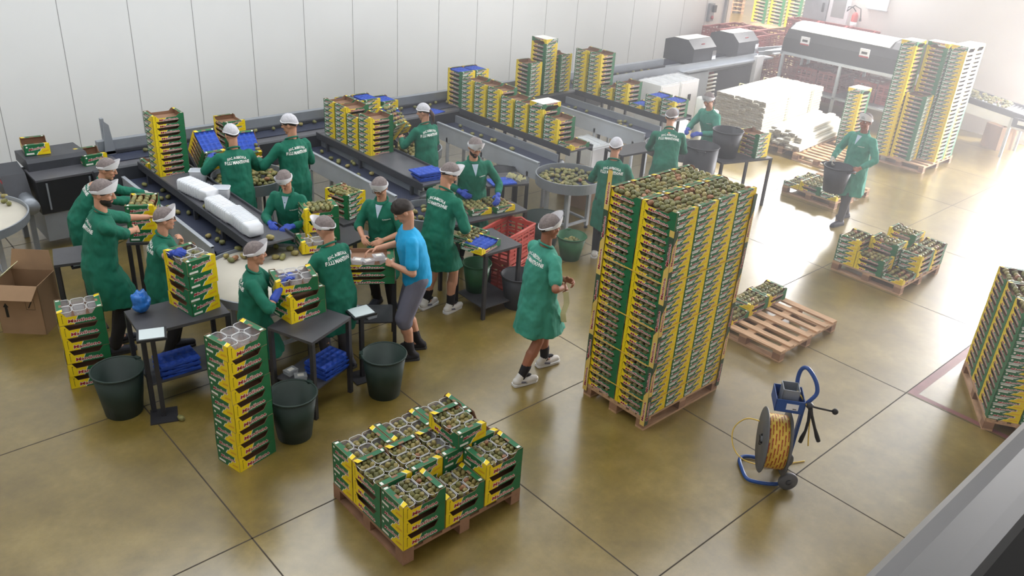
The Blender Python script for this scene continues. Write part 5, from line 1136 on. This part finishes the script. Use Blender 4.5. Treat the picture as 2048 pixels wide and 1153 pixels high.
def person(x, y, hdg, H, label, lean=6, hands=None, feet=None, yaw=0, pitch=12, tilt=0, smock='smock', sleeve='long', hem=0.50, legs='trousers', leg_m='black_cloth', shoe='shoe_dark', socks=False,
           cap='visor', hair='hair', gloves=(None, None), beard=False, glasses=False, back=True, chest=True, shirt=False, skin='skin', pony=False, curl=0.35, belly=1.0, female=False, group='workers in green smocks'):
    s = H / 1.74; t = thing('person', label, 'person', (x, y, 0), math.radians(hdg), group); rz = math.radians(hdg)
    Ri = Matrix.Rotation(-rz, 3, 'Z')
    def loc(q):                                                      # world point -> the person's own frame
        return Ri @ (Vector(q) - V((x, y, 0)))
    X = V((1, 0, 0)); Y = V((0, 1, 0)); L = math.radians(lean); U = V((math.sin(L), 0, math.cos(L))); F = V((math.cos(L), 0, -math.sin(L)))
    sh = 0.172 if female else 0.190
    P = V((-0.16 * math.sin(L), 0, 0.93 * s)); Wst = P + U * 0.13 * s; C_ = P + U * 0.34 * s; N = P + U * 0.515 * s
    hl = math.radians(lean * 0.55); U2 = V((math.sin(hl + 0.08), 0, math.cos(hl + 0.08))); HC = N + U2 * 0.185 * s
    Rh = Matrix.Rotation(math.radians(yaw), 3, 'Z') @ Matrix.Rotation(math.radians(pitch), 3, 'Y') @ Matrix.Rotation(math.radians(tilt), 3, 'X')
    hf, hs, hu = Rh @ X, Rh @ Y, Rh @ Z
    def hp(a, b_, c): return HC + (hf * a + hs * b_ + hu * c) * s
    hands = hands or ((0.40, 0.16, 1.00), (0.40, -0.16, 1.00)); arm = []
    for i, sg in enumerate((1, -1)):
        S = N - U * 0.088 * s + Y * sg * sh * s
        q = hands[i]; q = loc(q[1]) if q[0] == 'w' else V(q)
        d0 = (q - S).normalized(); Tw = q - d0 * 0.075
        El, Wr = ik(S, Tw, 0.285 * s, 0.255 * s, V((-0.35, sg * 0.75, -0.75)))
        arm.append((S, El, Wr))
    feet = feet or ((0.03, 0.11), (-0.03, -0.11)); leg = []
    for i, sg in enumerate((1, -1)):
        q = feet[i]; fp = loc(q[1]) if q[0] == 'w' else V((q[0], q[1], 0)); An = V((fp.x, fp.y, 0.085 * s + (q[2] if q[0] != 'w' and len(q) > 2 else 0)))
        Hp = P + Y * sg * 0.092 * s - Z * 0.02; K, An = ik(Hp, An, 0.44 * s, 0.42 * s, V((1, sg * 0.12, 0.1)))
        leg.append((Hp, K, An))
    # body: one continuous surface
    b = MB(); m = skin
    b.ell(P, (0.105 * s, 0.15 * s, 0.11 * s), m, 14); b.cap(P, C_, 0.12 * s, 0.125 * s, m, 14); b.ell(C_ + U * 0.02, (0.105 * s, 0.155 * s, 0.15 * s), m, 14); b.cap(N - U * 0.085 * s + Y * 0.13 * s, N - U * 0.085 * s - Y * 0.13 * s, 0.045 * s, 0.045 * s, m)
    b.cap(N - U * 0.05 * s, HC - hu * 0.06 * s - hf * 0.015 * s, 0.058 * s, 0.052 * s, m, 14)
    RH = Rh
    b.ell(hp(-0.005, 0, 0.02), (0.098 * s, 0.078 * s, 0.100 * s), m, 18, RH); b.ell(hp(0.022, 0, -0.045), (0.070 * s, 0.060 * s, 0.075 * s), m, 16, RH); b.ell(hp(0.066, 0, -0.100), (0.026 * s, 0.026 * s, 0.022 * s), m, 10, RH)
    b.cap(hp(0.088, 0, 0.022), hp(0.110, 0, -0.022), 0.010 * s, 0.0145 * s, m, 8); b.ell(hp(0.100, 0.012, -0.028), (0.010, 0.010, 0.008), m, 8, RH); b.ell(hp(0.100, -0.012, -0.028), (0.010, 0.010, 0.008), m, 8, RH)
    for sg in (1, -1):
        b.cap(hp(0.086, sg * 0.012, 0.038), hp(0.072, sg * 0.048, 0.036), 0.011 * s, 0.011 * s, m, 8); b.ell(hp(0.062, sg * 0.036, -0.022), (0.026 * s, 0.024 * s, 0.026 * s), m, 10, RH)
        b.ell(hp(-0.008, sg * 0.078, -0.008), (0.020 * s, 0.009 * s, 0.032 * s), m, 10, RH)
    b.cap(hp(0.084, 0.020, -0.062), hp(0.084, -0.020, -0.062), 0.010 * s, 0.010 * s, m, 8)
    for i, (S, El, Wr) in enumerate(arm):
        b.cap(S, El, 0.048 * s, 0.040 * s, m); b.cap(El, Wr, 0.041 * s, 0.027 * s, m)
        d = (Wr - El).normalized(); side = V((0.35, -1 if i == 0 else 1, 0.55)); palm = V((0.2, -0.6 if i == 0 else 0.6, -0.7)); hand_shape(b, Wr, d, side, palm, curl, 0.0, m, 0.05, s)
    for Hp, K, An in leg:
        b.cap(Hp, K, 0.085 * s, 0.056 * s, m); b.cap(K, K + (An - K) * 0.35, 0.054 * s, 0.058 * s, m); b.cap(K + (An - K) * 0.35 - X * 0.012, An, 0.056 * s, 0.036 * s, m); b.cap(An, An + X * 0.08 - Z * 0.045, 0.035 * s, 0.03 * s, m)
    bm = remesh(b, 0.0065, 2, 'body'); put('body', bm, t)
    # eyes, lips
    e = MB()
    for sg in (1, -1): e.ell(hp(0.079, sg * 0.031, 0.014), (0.0125, 0.0135, 0.010), 'eye', 10, RH); e.ell(hp(0.0895, sg * 0.031, 0.013), (0.004, 0.006, 0.006), 'black', 8, RH); e.cap(hp(0.091, sg * 0.017, 0.036), hp(0.078, sg * 0.050, 0.037), 0.0045, 0.003, hair, 6)
    e.build('eyes', t)
    e = MB(); e.cap(hp(0.092, 0.018, -0.060), hp(0.092, -0.018, -0.060), 0.0045, 0.0045, 'lips', 6); e.cap(hp(0.091, 0.015, -0.068), hp(0.091, -0.015, -0.068), 0.005, 0.005, 'lips', 6); e.build('mouth', t)
    if beard:
        e = MB(); e.ell(hp(0.028, 0, -0.062), (0.068 * s, 0.063 * s, 0.062 * s), 'hair', 14, RH); e.ell(hp(0.066, 0, -0.103), (0.030 * s, 0.030 * s, 0.024 * s), 'hair', 10, RH); put('beard', remesh(e, 0.007, 1, 'beard'), t)
    if glasses:
        e = MB()
        for sg in (1, -1): e.tube([hp(0.104 + 0.0 * k, sg * 0.032 + 0.021 * math.cos(k * PI / 6), 0.012 + 0.016 * math.sin(k * PI / 6)) for k in range(12)], 0.0022, 'black', 5, closed=True); e.tube([hp(0.102, sg * 0.053, 0.016), hp(0.05, sg * 0.078, 0.018), hp(-0.01, sg * 0.085, 0.012)], 0.002, 'black', 5)
        e.tube([hp(0.106, 0.011, 0.014), hp(0.106, -0.011, 0.014)], 0.002, 'black', 5); e.build('glasses', t)
    # dome-shaped coverings: hair, net, cap
    def dome(name, r, front, sidea, backa, m, ripple=0.0, c=(0, 0, 0.02), n=36, rings=9, parent=t):
        d = MB(); vs = [hp(c[0], c[1], c[2] + r[2])]; fs = []; edge = []
        for i in range(1, rings + 1):
            for k in range(n):
                a = 2 * PI * k / n; ca = math.cos(a); lim = sidea + (front - sidea) * ca * ca if ca > 0 else sidea + (backa - sidea) * ca * ca
                th = math.radians(lim) * i / rings; w = 1 + ripple * noise.noise(V((math.cos(a) * 3, math.sin(a) * 3, i * 0.9 + x * 7)))
                p = (c[0] + r[0] * math.sin(th) * ca * w, c[1] + r[1] * math.sin(th) * math.sin(a) * w, c[2] + r[2] * math.cos(th) * w); vs.append(hp(*p))
                if i == rings: edge.append(hp(*p))
        fs = [(0, 1 + k, 1 + (k + 1) % n) for k in range(n)]
        for i in range(rings - 1): fs += [(1 + i * n + k, 1 + (i + 1) * n + k, 1 + (i + 1) * n + (k + 1) % n, 1 + i * n + (k + 1) % n) for k in range(n)]
        d.add(vs, fs, m, True); return d.build(name, parent), edge
    if cap == 'none': dome('hair', (0.110, 0.090, 0.112), 62, 92, 128, hair, 0.10)
    else:
        dome('hair', (0.1015, 0.0835, 0.104), 60, 100, 126, hair, 0.02)
        nt, edge = dome('hairnet', (0.109, 0.091, 0.114), 66, 82, 106, 'net' if cap == 'visor' else 'net_white', 0.035)
        if pony: e = MB(); e.cap(hp(-0.10, 0, 0.0), hp(-0.13, 0, -0.07), 0.028, 0.032, hair); e.cap(hp(-0.13, 0, -0.07), hp(-0.12, 0, -0.17), 0.030, 0.012, hair); put('ponytail', remesh(e, 0.008, 1, 'ponytail'), t)
        e = MB(); e.tube(edge, 0.006, 'cap', 6, closed=True); e.build('cap_band', t)
        if cap == 'visor':
            n = 26; vs = []; vi = []
            for k in range(n + 1):
                a = math.radians(-138 + 276 * k / n); ca = math.cos(a); hgt = 0.022 + 0.092 * max(0.0, math.cos(a * 0.80)) ** 1.3; w = 0.1115
                lo = 0.016 + 0.030 * ca
                for dz, fl in ((0, 0.0), (0.5, 0.006), (1, 0.006)):
                    vs.append(hp((w + fl) * ca, (0.094 + fl) * math.sin(a), lo + hgt * dz)); vi.append(hp((w + fl - 0.004) * ca, (0.094 + fl - 0.004) * math.sin(a), lo + hgt * dz))
            fs = []
            for k in range(n):
                for q in range(2): i0 = k * 3 + q; fs.append((i0, i0 + 3, i0 + 4, i0 + 1))
            e = MB(); e.add(vs, fs, 'cap', True); e.add(vi, [f_[::-1] for f_ in fs], 'cap', True); vz = e.build('cap_visor', t)
            e = MB(); vt, ft, wt = text_geo('F.LLI MANTIONE', 0.02, 0); out = []
            for px_, py_ in vt: a = (px_ / wt - 0.5) * 0.62; out.append(hp(0.1215 * math.cos(a), 0.1025 * math.sin(a), 0.076 + py_ * 0.020 - 0.010 * (px_ / wt - 0.5) ** 2 * 4))
            e.add(out, ft, 'cap_print'); vt, ft, wt = text_geo('SOC. AGRICOLA', 0.02, 0); out = []
            for px_, py_ in vt: a = (px_ / wt - 0.5) * 0.46; out.append(hp(0.1240 * math.cos(a), 0.1050 * math.sin(a), 0.100 + py_ * 0.015 - 0.010 * (px_ / wt - 0.5) ** 2 * 4))
            e.add(out, ft, 'cap_print'); e.build('cap_lettering', vz)
    # clothes
    top = MB(); ms = smock; k_ = 1.0
    secs = [(N + U * 0.005 * s, F, Y, 0.066 * s, 0.082 * s), (N - U * 0.025 * s, F, Y, 0.080 * s, 0.120 * s), (N - U * 0.050 * s, F, Y, 0.092 * s, 0.172 * s), (N - U * 0.095 * s, F, Y, 0.116 * s, 0.200 * s), (C_ + U * 0.02, F, Y, 0.142 * s, 0.192 * s), (C_ - U * 0.12 * s, F, Y, 0.146 * s * belly, 0.186 * s), (Wst, F, Y, 0.148 * s * belly, 0.184 * s)]
    P2 = P - Z * 0.02; mid = (leg[0][1] + leg[1][1]) / 2
    if smock == 'tee': secs += [(P + U * 0.02, F, Y, 0.146 * s, 0.190 * s), (P - Z * 0.09, X, Y, 0.150 * s, 0.194 * s)]
    else:
        zh = hem * s; cx = lambda z: P2.x + (mid.x - P2.x) * min(1, (P2.z - z) / max(P2.z - mid.z, 0.01)) * 0.7
        stx = 0.5 * abs(leg[0][1].x - leg[1][1].x)
        for fr_, rx, ry in ((0.0, 0.160, 0.202), (0.33, 0.176, 0.216), (0.66, 0.188, 0.226), (1.0, 0.200, 0.236)): z = P2.z + (zh - P2.z) * fr_; secs.append((V((cx(z), 0, z)), (F if fr_ == 0 else X), Y, rx * s + stx * 0.8 * fr_, ry * s))
    loft(top, secs, ms)
    for i, (S, El, Wr) in enumerate(arm):
        top.cap(S - Y * (0.03 if i == 0 else -0.03), S + (El - S) * 0.25, 0.062 * s, 0.064 * s, ms)
        if sleeve == 'long': top.cap(S, El, 0.066 * s, 0.056 * s, ms); top.cap(El, El + (Wr - El) * 0.82, 0.056 * s, 0.046 * s, ms)
        elif sleeve == 'rolled': top.cap(S, El, 0.066 * s, 0.058 * s, ms); top.cap(El - (El - S) * 0.12, El + (Wr - El) * 0.14, 0.060 * s, 0.060 * s, ms)
        else: top.cap(S, S + (El - S) * 0.72, 0.068 * s, 0.066 * s, ms)
    sm = remesh(top, 0.011, 3, 'smock'); zlow = hem * s; nrm = [v.normal.copy() for v in sm.vertices]; sd = x * 3.7 + y * 1.3
    for v, nn in zip(sm.vertices, nrm):
        h = max(0.0, min(1.0, (P.z + 0.25 - v.co.z) / 0.7)); a = math.atan2(v.co.y, v.co.x)
        fold = noise.noise(V((v.co.x * 9 + sd, v.co.y * 9, v.co.z * 1.6))) * (0.008 + 0.026 * h) + noise.noise(V((v.co.x * 16, v.co.y * 16 + sd, v.co.z * 11))) * 0.010 + noise.noise(V((v.co.x * 34 + sd, v.co.y * 34, v.co.z * 22))) * 0.004
        if smock == 'tee': fold *= 0.6
        v.co += nn * fold
    sm.update(); so_ = put('smock' if smock != 'tee' else 'tee_shirt', sm, t)
    bvh = BVHTree.FromPolygons([v.co.copy() for v in sm.vertices], [tuple(p.vertices) for p in sm.polygons])
    def project(a, h, sgn, off):
        o = C_ + U * h + Y * a + F * (0.8 * sgn); hit = bvh.ray_cast(o, -F * sgn)
        return (hit[0] if hit[0] is not None else C_ + U * h + Y * a + F * 0.15 * sgn) + F * sgn * off
    def lettering(name, txt, wd, h0, size, sgn, a0=0.0, arc=0.0, m='lettering', bold=0.035):
        vt, ft, wt = text_geo(txt, bold, 0); e = MB(); out = []
        for px_, py_ in vt: u = px_ / wt - 0.5; out.append(project(sgn * u * wd + a0, h0 + py_ * size - arc * u * u * 4, sgn, 0.004))
        e.add(out, ft, m); return e
    if smock != 'tee':
        # collar and front placket
        e = MB(); ring = []
        for k in range(20): a = 2 * PI * k / 20; ring.append(N + U * (0.012 - 0.028 * math.cos(a)) * s + F * (0.070 * math.cos(a)) * s + Y * (0.078 * math.sin(a)) * s)
        e.tube(ring, 0.011, ms, 8, closed=True); e.build('collar', so_)
        e = MB(); vs = [project(0.010 * sg, h, 1, 0.003) for h in [0.10 - 0.05 * q for q in range(11)] for sg in (-1, 1)]; e.add(vs, [(2 * q, 2 * q + 2, 2 * q + 3, 2 * q + 1) for q in range(10)], ms); e.build('placket', so_)
        if back:
            e = lettering('l', 'F.LLI MANTIONE', 0.30, 0.015, 0.052, -1, arc=0.006); e2 = lettering('l', 'SOC. AGRICOLA', 0.235, 0.075, 0.042, -1, arc=0.020); e.add(e2.v, e2.f, 'lettering'); e.build('back_lettering', so_)
        if chest: lettering('l', 'F.LLI MANTIONE', 0.085, 0.0, 0.018, 1, 0.095).build('chest_lettering', so_)
        if shirt:
            e = MB(); R = 6; vs = []
            for i in range(R + 1):
                for j in range(R + 1): hh = 0.155 - 0.14 * i / R; vs.append(project((j / R - 0.5) * 0.085 * (1 - i / R) + 0.0, hh, 1, 0.005))
            e.add(vs, [(i * (R + 1) + j, (i + 1) * (R + 1) + j, (i + 1) * (R + 1) + j + 1, i * (R + 1) + j + 1) for i in range(R) for j in range(R)], 'tee_white'); e.build('undershirt', so_)
    # legs and feet
    if legs in ('trousers', 'shorts'):
        q = MB(); q.ell(P, (0.122 * s, 0.168 * s, 0.12 * s), leg_m, 14)
        for Hp, K, An in leg:
            if legs == 'trousers': q.cap(Hp, K, 0.100 * s, 0.074 * s, leg_m); q.cap(K, An + Z * 0.01, 0.074 * s, 0.056 * s, leg_m)
            else: q.cap(Hp, K, 0.108 * s, 0.094 * s, leg_m); q.cap(K, K + (An - K) * 0.12, 0.094 * s, 0.086 * s, leg_m)
        put(legs, remesh(q, 0.012, 2, legs), t)
    for i, (Hp, K, An) in enumerate(leg):
        q = MB(); f0 = V((An.x - 0.05, An.y, 0.045)); toe = V((An.x + 0.165, An.y + (0.012 if i == 0 else -0.012), 0.040)); lift = An.z - 0.085 * s; f0.z += lift; toe.z += lift
        q.cap(f0, f0 + (toe - f0) * 0.5, 0.046, 0.048, shoe, 12); q.cap(f0 + (toe - f0) * 0.45, toe, 0.047, 0.036, shoe, 12); q.cap(f0 + Z * 0.02 + X * 0.02, An + Z * 0.015, 0.044, 0.046, shoe, 12)
        q.v = [(a, c, max(z, 0.016 + lift)) for a, c, z in q.v]; sh_ = put('shoe', remesh(q, 0.008, 2, 'shoe'), t)
        q = MB(); pts = [(f0.x - 0.046, -0.028), (f0.x - 0.03, -0.044), (f0.x + 0.10, -0.049), (toe.x + 0.0, -0.044), (toe.x + 0.032, -0.018), (toe.x + 0.034, 0.014), (toe.x, 0.046), (f0.x + 0.1, 0.046), (f0.x - 0.03, 0.044), (f0.x - 0.046, 0.028)]
        q.prism([(a, c) for a, c in pts], (V((0, An.y, 0.026 + lift)), X, Y, Z), 0.025, 'sole_white' if shoe == 'shoe_white' else 'sole'); q.build('sole', sh_)
        if shoe == 'shoe_white': q = MB(); c0 = An + (toe - An) * 0.42 + Z * 0.030; q.ell(c0, (0.050, 0.024, 0.018), 'black_cloth', 12); q.cap(An + X * 0.045 + Z * 0.01, c0, 0.026, 0.020, 'black_cloth', 10); q.bar(f0 + V((0.03, -0.0475, 0.01)), f0 + V((0.10, -0.049, -0.008)), 0.004, 0.022, 'grey_cloth'); q.build('laces', sh_)
        if socks: q = MB(); q.cap(An + Z * 0.0, An + (K - An) * 0.30, 0.043 * s, 0.052 * s, 'black_cloth'); q.build('sock', t)
    for i, g in enumerate(gloves):
        if g:
            S, El, Wr = arm[i]; q = MB(); d = (Wr - El).normalized(); side = V((0.35, -1 if i == 0 else 1, 0.55)); palm = V((0.2, -0.6 if i == 0 else 0.6, -0.7))
            hand_shape(q, Wr, d, side, palm, curl, 0.003, g, 0.05, s); q.cap(Wr - d * (0.05 if sleeve == 'long' else 0.13), Wr + d * 0.01, (0.036 if sleeve == 'long' else 0.046) * s, 0.034 * s, g); put('glove', remesh(q, 0.0065, 1, 'glove'), t)
    return t

w_ = lambda px, py, z: ('w', at(px, py, z))
fw = lambda px, py: ('w', at(px, py, 0.0))
person(0.18, 3.42, -8, 1.86, 'bearded man in a short-sleeved green smock reaching for the crate of pears', lean=10, sleeve='rolled', hands=(w_(318, 436, 1.20), w_(288, 462, 1.12)), beard=True, pitch=14, yaw=-26, hem=0.52, leg_m='black_cloth')
person(0.50, 4.86, -22, 1.70, 'worker in green leaning over the first belt behind the bearded man', lean=34, hands=(w_(352, 398, 0.92), w_(345, 408, 0.88)), gloves=('glove_white', 'glove_white'), pitch=18, yaw=-10, female=True)
person(0.60, 3.00, -22, 1.63, 'woman with glasses in green laying a blue glove on a stack of crates', lean=10, sleeve='short', hands=(w_(372, 488, 1.30), w_(352, 508, 1.44)), gloves=(None, 'glove'), glasses=True, yaw=10, pitch=4, female=True, hair='hair_brown', leg_m='black_cloth', curl=0.5)
person(1.00, 1.82, -30, 1.60, 'woman in a grey hairnet with blue gloves facing the askew crate of empty punnets', lean=5, sleeve='rolled', hands=((0.36, 0.10, 1.18), (0.34, -0.13, 1.20)), gloves=('glove', 'glove'), yaw=12, pitch=6, female=True, hair='hair_brown', leg_m='dark_grey_cloth', shoe='shoe_dark')
person(1.83, 1.72, 100, 1.68, 'worker with white lettering on the back bending over the white sorting table', lean=14, hands=((0.42, 0.20, 0.98), (0.42, -0.14, 0.98)), yaw=20, pitch=20, female=True, hair='hair_brown', leg_m='dark_grey_cloth', gloves=('glove', None), shoe='shoe_dark')
person(2.32, 3.50, 218, 1.62, 'worker in a white cap facing us with head bowed behind the white tubs', lean=16, hands=((0.40, 0.16, 0.98), (0.40, -0.10, 0.98)), pitch=38, shirt=True, gloves=('glove', 'glove'), female=True, hair='hair_brown')
person(2.28, 4.82, 82, 1.74, 'worker with raised arms and lettered back filling a blue-lined sloping crate', lean=6, hands=((0.45, 0.22, 1.22), (0.42, -0.20, 1.12)), cap='net', pitch=16, yaw=10, gloves=('glove', None))
person(3.02, 4.70, 92, 1.80, 'tall worker with glasses and lettered back beside the round tub of pears', lean=4, hands=((0.40, 0.34, 1.15), (0.34, -0.14, 1.02)), cap='net', yaw=38, pitch=14, glasses=True)
person(2.98, 2.58, 212, 1.66, 'woman with glasses in green looking down behind the man in turquoise', lean=10, hands=((0.34, 0.12, 0.95), (0.34, -0.12, 0.95)), pitch=32, glasses=True, shirt=True, female=True, hair='hair_brown', sleeve='rolled')
person(2.63, 1.50, 152, 1.80, 'man in a turquoise T-shirt and grey shorts handling clear packs', lean=12, smock='tee', sleeve='short', legs='shorts', leg_m='grey_cloth', shoe='black_cloth', socks=True, cap='none', hands=(w_(780, 540, 1.06), w_(742, 505, 1.10)), yaw=-4, pitch=38, back=False, chest=False, group='', feet=((0.05, 0.12), (-0.06, -0.10)))
person(3.44, 2.14, 8, 1.82, 'tall worker with bare legs, white shoes and a lettered back at the small table', lean=14, sleeve='rolled', legs='bare', socks=True, shoe='shoe_white', hands=((0.45, 0.16, 1.00), w_(938, 470, 0.97)), yaw=-20, pitch=30, glasses=True, hem=0.56, gloves=('glove', None), feet=((-0.05, 0.14), (0.08, -0.13)))
person(4.62, 3.00, 246, 1.74, 'bearded worker facing us with blue gloves on two trays of pears', lean=8, hands=(w_(1000, 402, 0.98), w_(920, 395, 0.98)), gloves=('glove', 'glove'), beard=True, pitch=28, yaw=10, shirt=True)
person(5.12, 4.66, 92, 1.68, 'woman with a ponytail and lettered back at the tub of dark pears', lean=6, hands=((0.40, 0.20, 1.10), (0.36, -0.12, 1.0)), cap='net', pony=True, yaw=30, pitch=14, female=True, hair='hair_brown')
person(3.40, 0.42, -12, 1.80, 'older man in a faded green smock walking past the tall pallet with hands together', lean=4, smock='smock_pale', sleeve='short', legs='bare', socks=True, shoe='shoe_white', hands=(w_(1140, 570, 1.12), w_(1132, 588, 1.06)), yaw=-2, pitch=4, hem=0.54, skin='skin_tan', feet=((0.20, 0.10), (-0.22, -0.12)), belly=1.15, shirt=True, curl=0.6)
person(6.22, 2.02, 34, 1.70, 'worker in a pale hairnet with lettered back beside the tall strapped pallet', lean=6, hands=((0.40, 0.15, 1.02), (0.40, -0.15, 1.02)), cap='net', yaw=-6, pitch=14, leg_m='black_cloth', shoe='shoe_white', female=True, hem=0.46)
person(8.00, 2.50, 40, 1.74, 'worker with lettered back bending toward the round table behind the tall pallet', lean=22, hands=((0.50, 0.14, 0.98), (0.48, -0.14, 0.95)), yaw=-16, pitch=18)
person(9.80, 3.00, 172, 1.72, 'dark-haired woman in pale green bending over the far round table', lean=20, smock='smock_pale', hands=((0.46, 0.16, 1.02), (0.46, -0.14, 1.02)), pitch=26, yaw=14, female=True, gloves=('glove', 'glove'))  # paler smock: haze worked into the cloth colour
WK = V((10.56, 0.76, 0))
person(WK.x, WK.y, 170, 1.76, 'man in a green smock carrying a black bucket past the fruit pallets', lean=2, smock='smock_pale', hands=((0.30, 0.27, 0.95), (0.30, -0.27, 0.95)), leg_m='dark_grey_cloth', shoe='shoe_dark', pitch=6, yaw=10, gloves=(None, 'glove_white'), feet=((0.20, 0.10), (-0.20, -0.10, 0.0)), shirt=True, curl=0.7, skin='skin_tan')  # distance haze put into the smock colour here too
h = math.radians(170); bucket(WK.x + 0.42 * math.cos(h), WK.y + 0.42 * math.sin(h), 0.58, 0.215, 0.155, 0.40, 'tub_black', 'black bucket held in both hands by the walking man in green', True, h + PI / 2)
b = MB(); p = at(1131, 590, 1.0); pts = [V((p.x, p.y, 1.03)), V((p.x + 0.02, p.y - 0.01, 0.9)), V((p.x - 0.01, p.y, 0.78)), V((p.x + 0.015, p.y, 0.68))]; 
vs = []
for q in pts: vs += [q + V((-0.022, 0.018, 0)), q + V((0.022, -0.018, 0))]
b.add(vs, [(2 * i, 2 * i + 1, 2 * i + 3, 2 * i + 2) for i in range(3)], 'peel'); b.add([q + V((0.001, 0.001, 0)) for q in vs], [(2 * i + 2, 2 * i + 3, 2 * i + 1, 2 * i) for i in range(3)], 'peel'); tag(b.build('paper_strip'), 'pale paper strip hanging from the hands of the walking older man', 'paper strip')
o = HEAP.build('pears_in_trays'); tag(o, 'all the small heaped prickly pears lying in trays, tubs and on tables', 'prickly pears'); o['kind'] = 'stuff'
# added haze volume: pale veil for window glare and hazy air at the sunlit end
hm = bpy.data.materials.new('glare_haze'); hm.use_nodes = True; nt = hm.node_tree
for n in list(nt.nodes):
    if n.type == 'BSDF_PRINCIPLED': nt.nodes.remove(n)
vs_ = nt.nodes.new('ShaderNodeVolumeScatter'); vs_.inputs['Color'].default_value = (0.97, 0.96, 0.98, 1); vs_.inputs['Density'].default_value = 0.019; vs_.inputs['Anisotropy'].default_value = 0.3
nt.links.new(vs_.outputs['Volume'], nt.nodes['Material Output'].inputs['Volume'])
M['haze'] = hm
hz = MB().box((3.2, -4.5, -0.05), (18.56, 9.05, 6.3), 'haze').build('haze'); hz['kind'] = 'stuff'; tag(hz, 'added bright haze for window glare and hazy air at the sunlit end', 'haze')
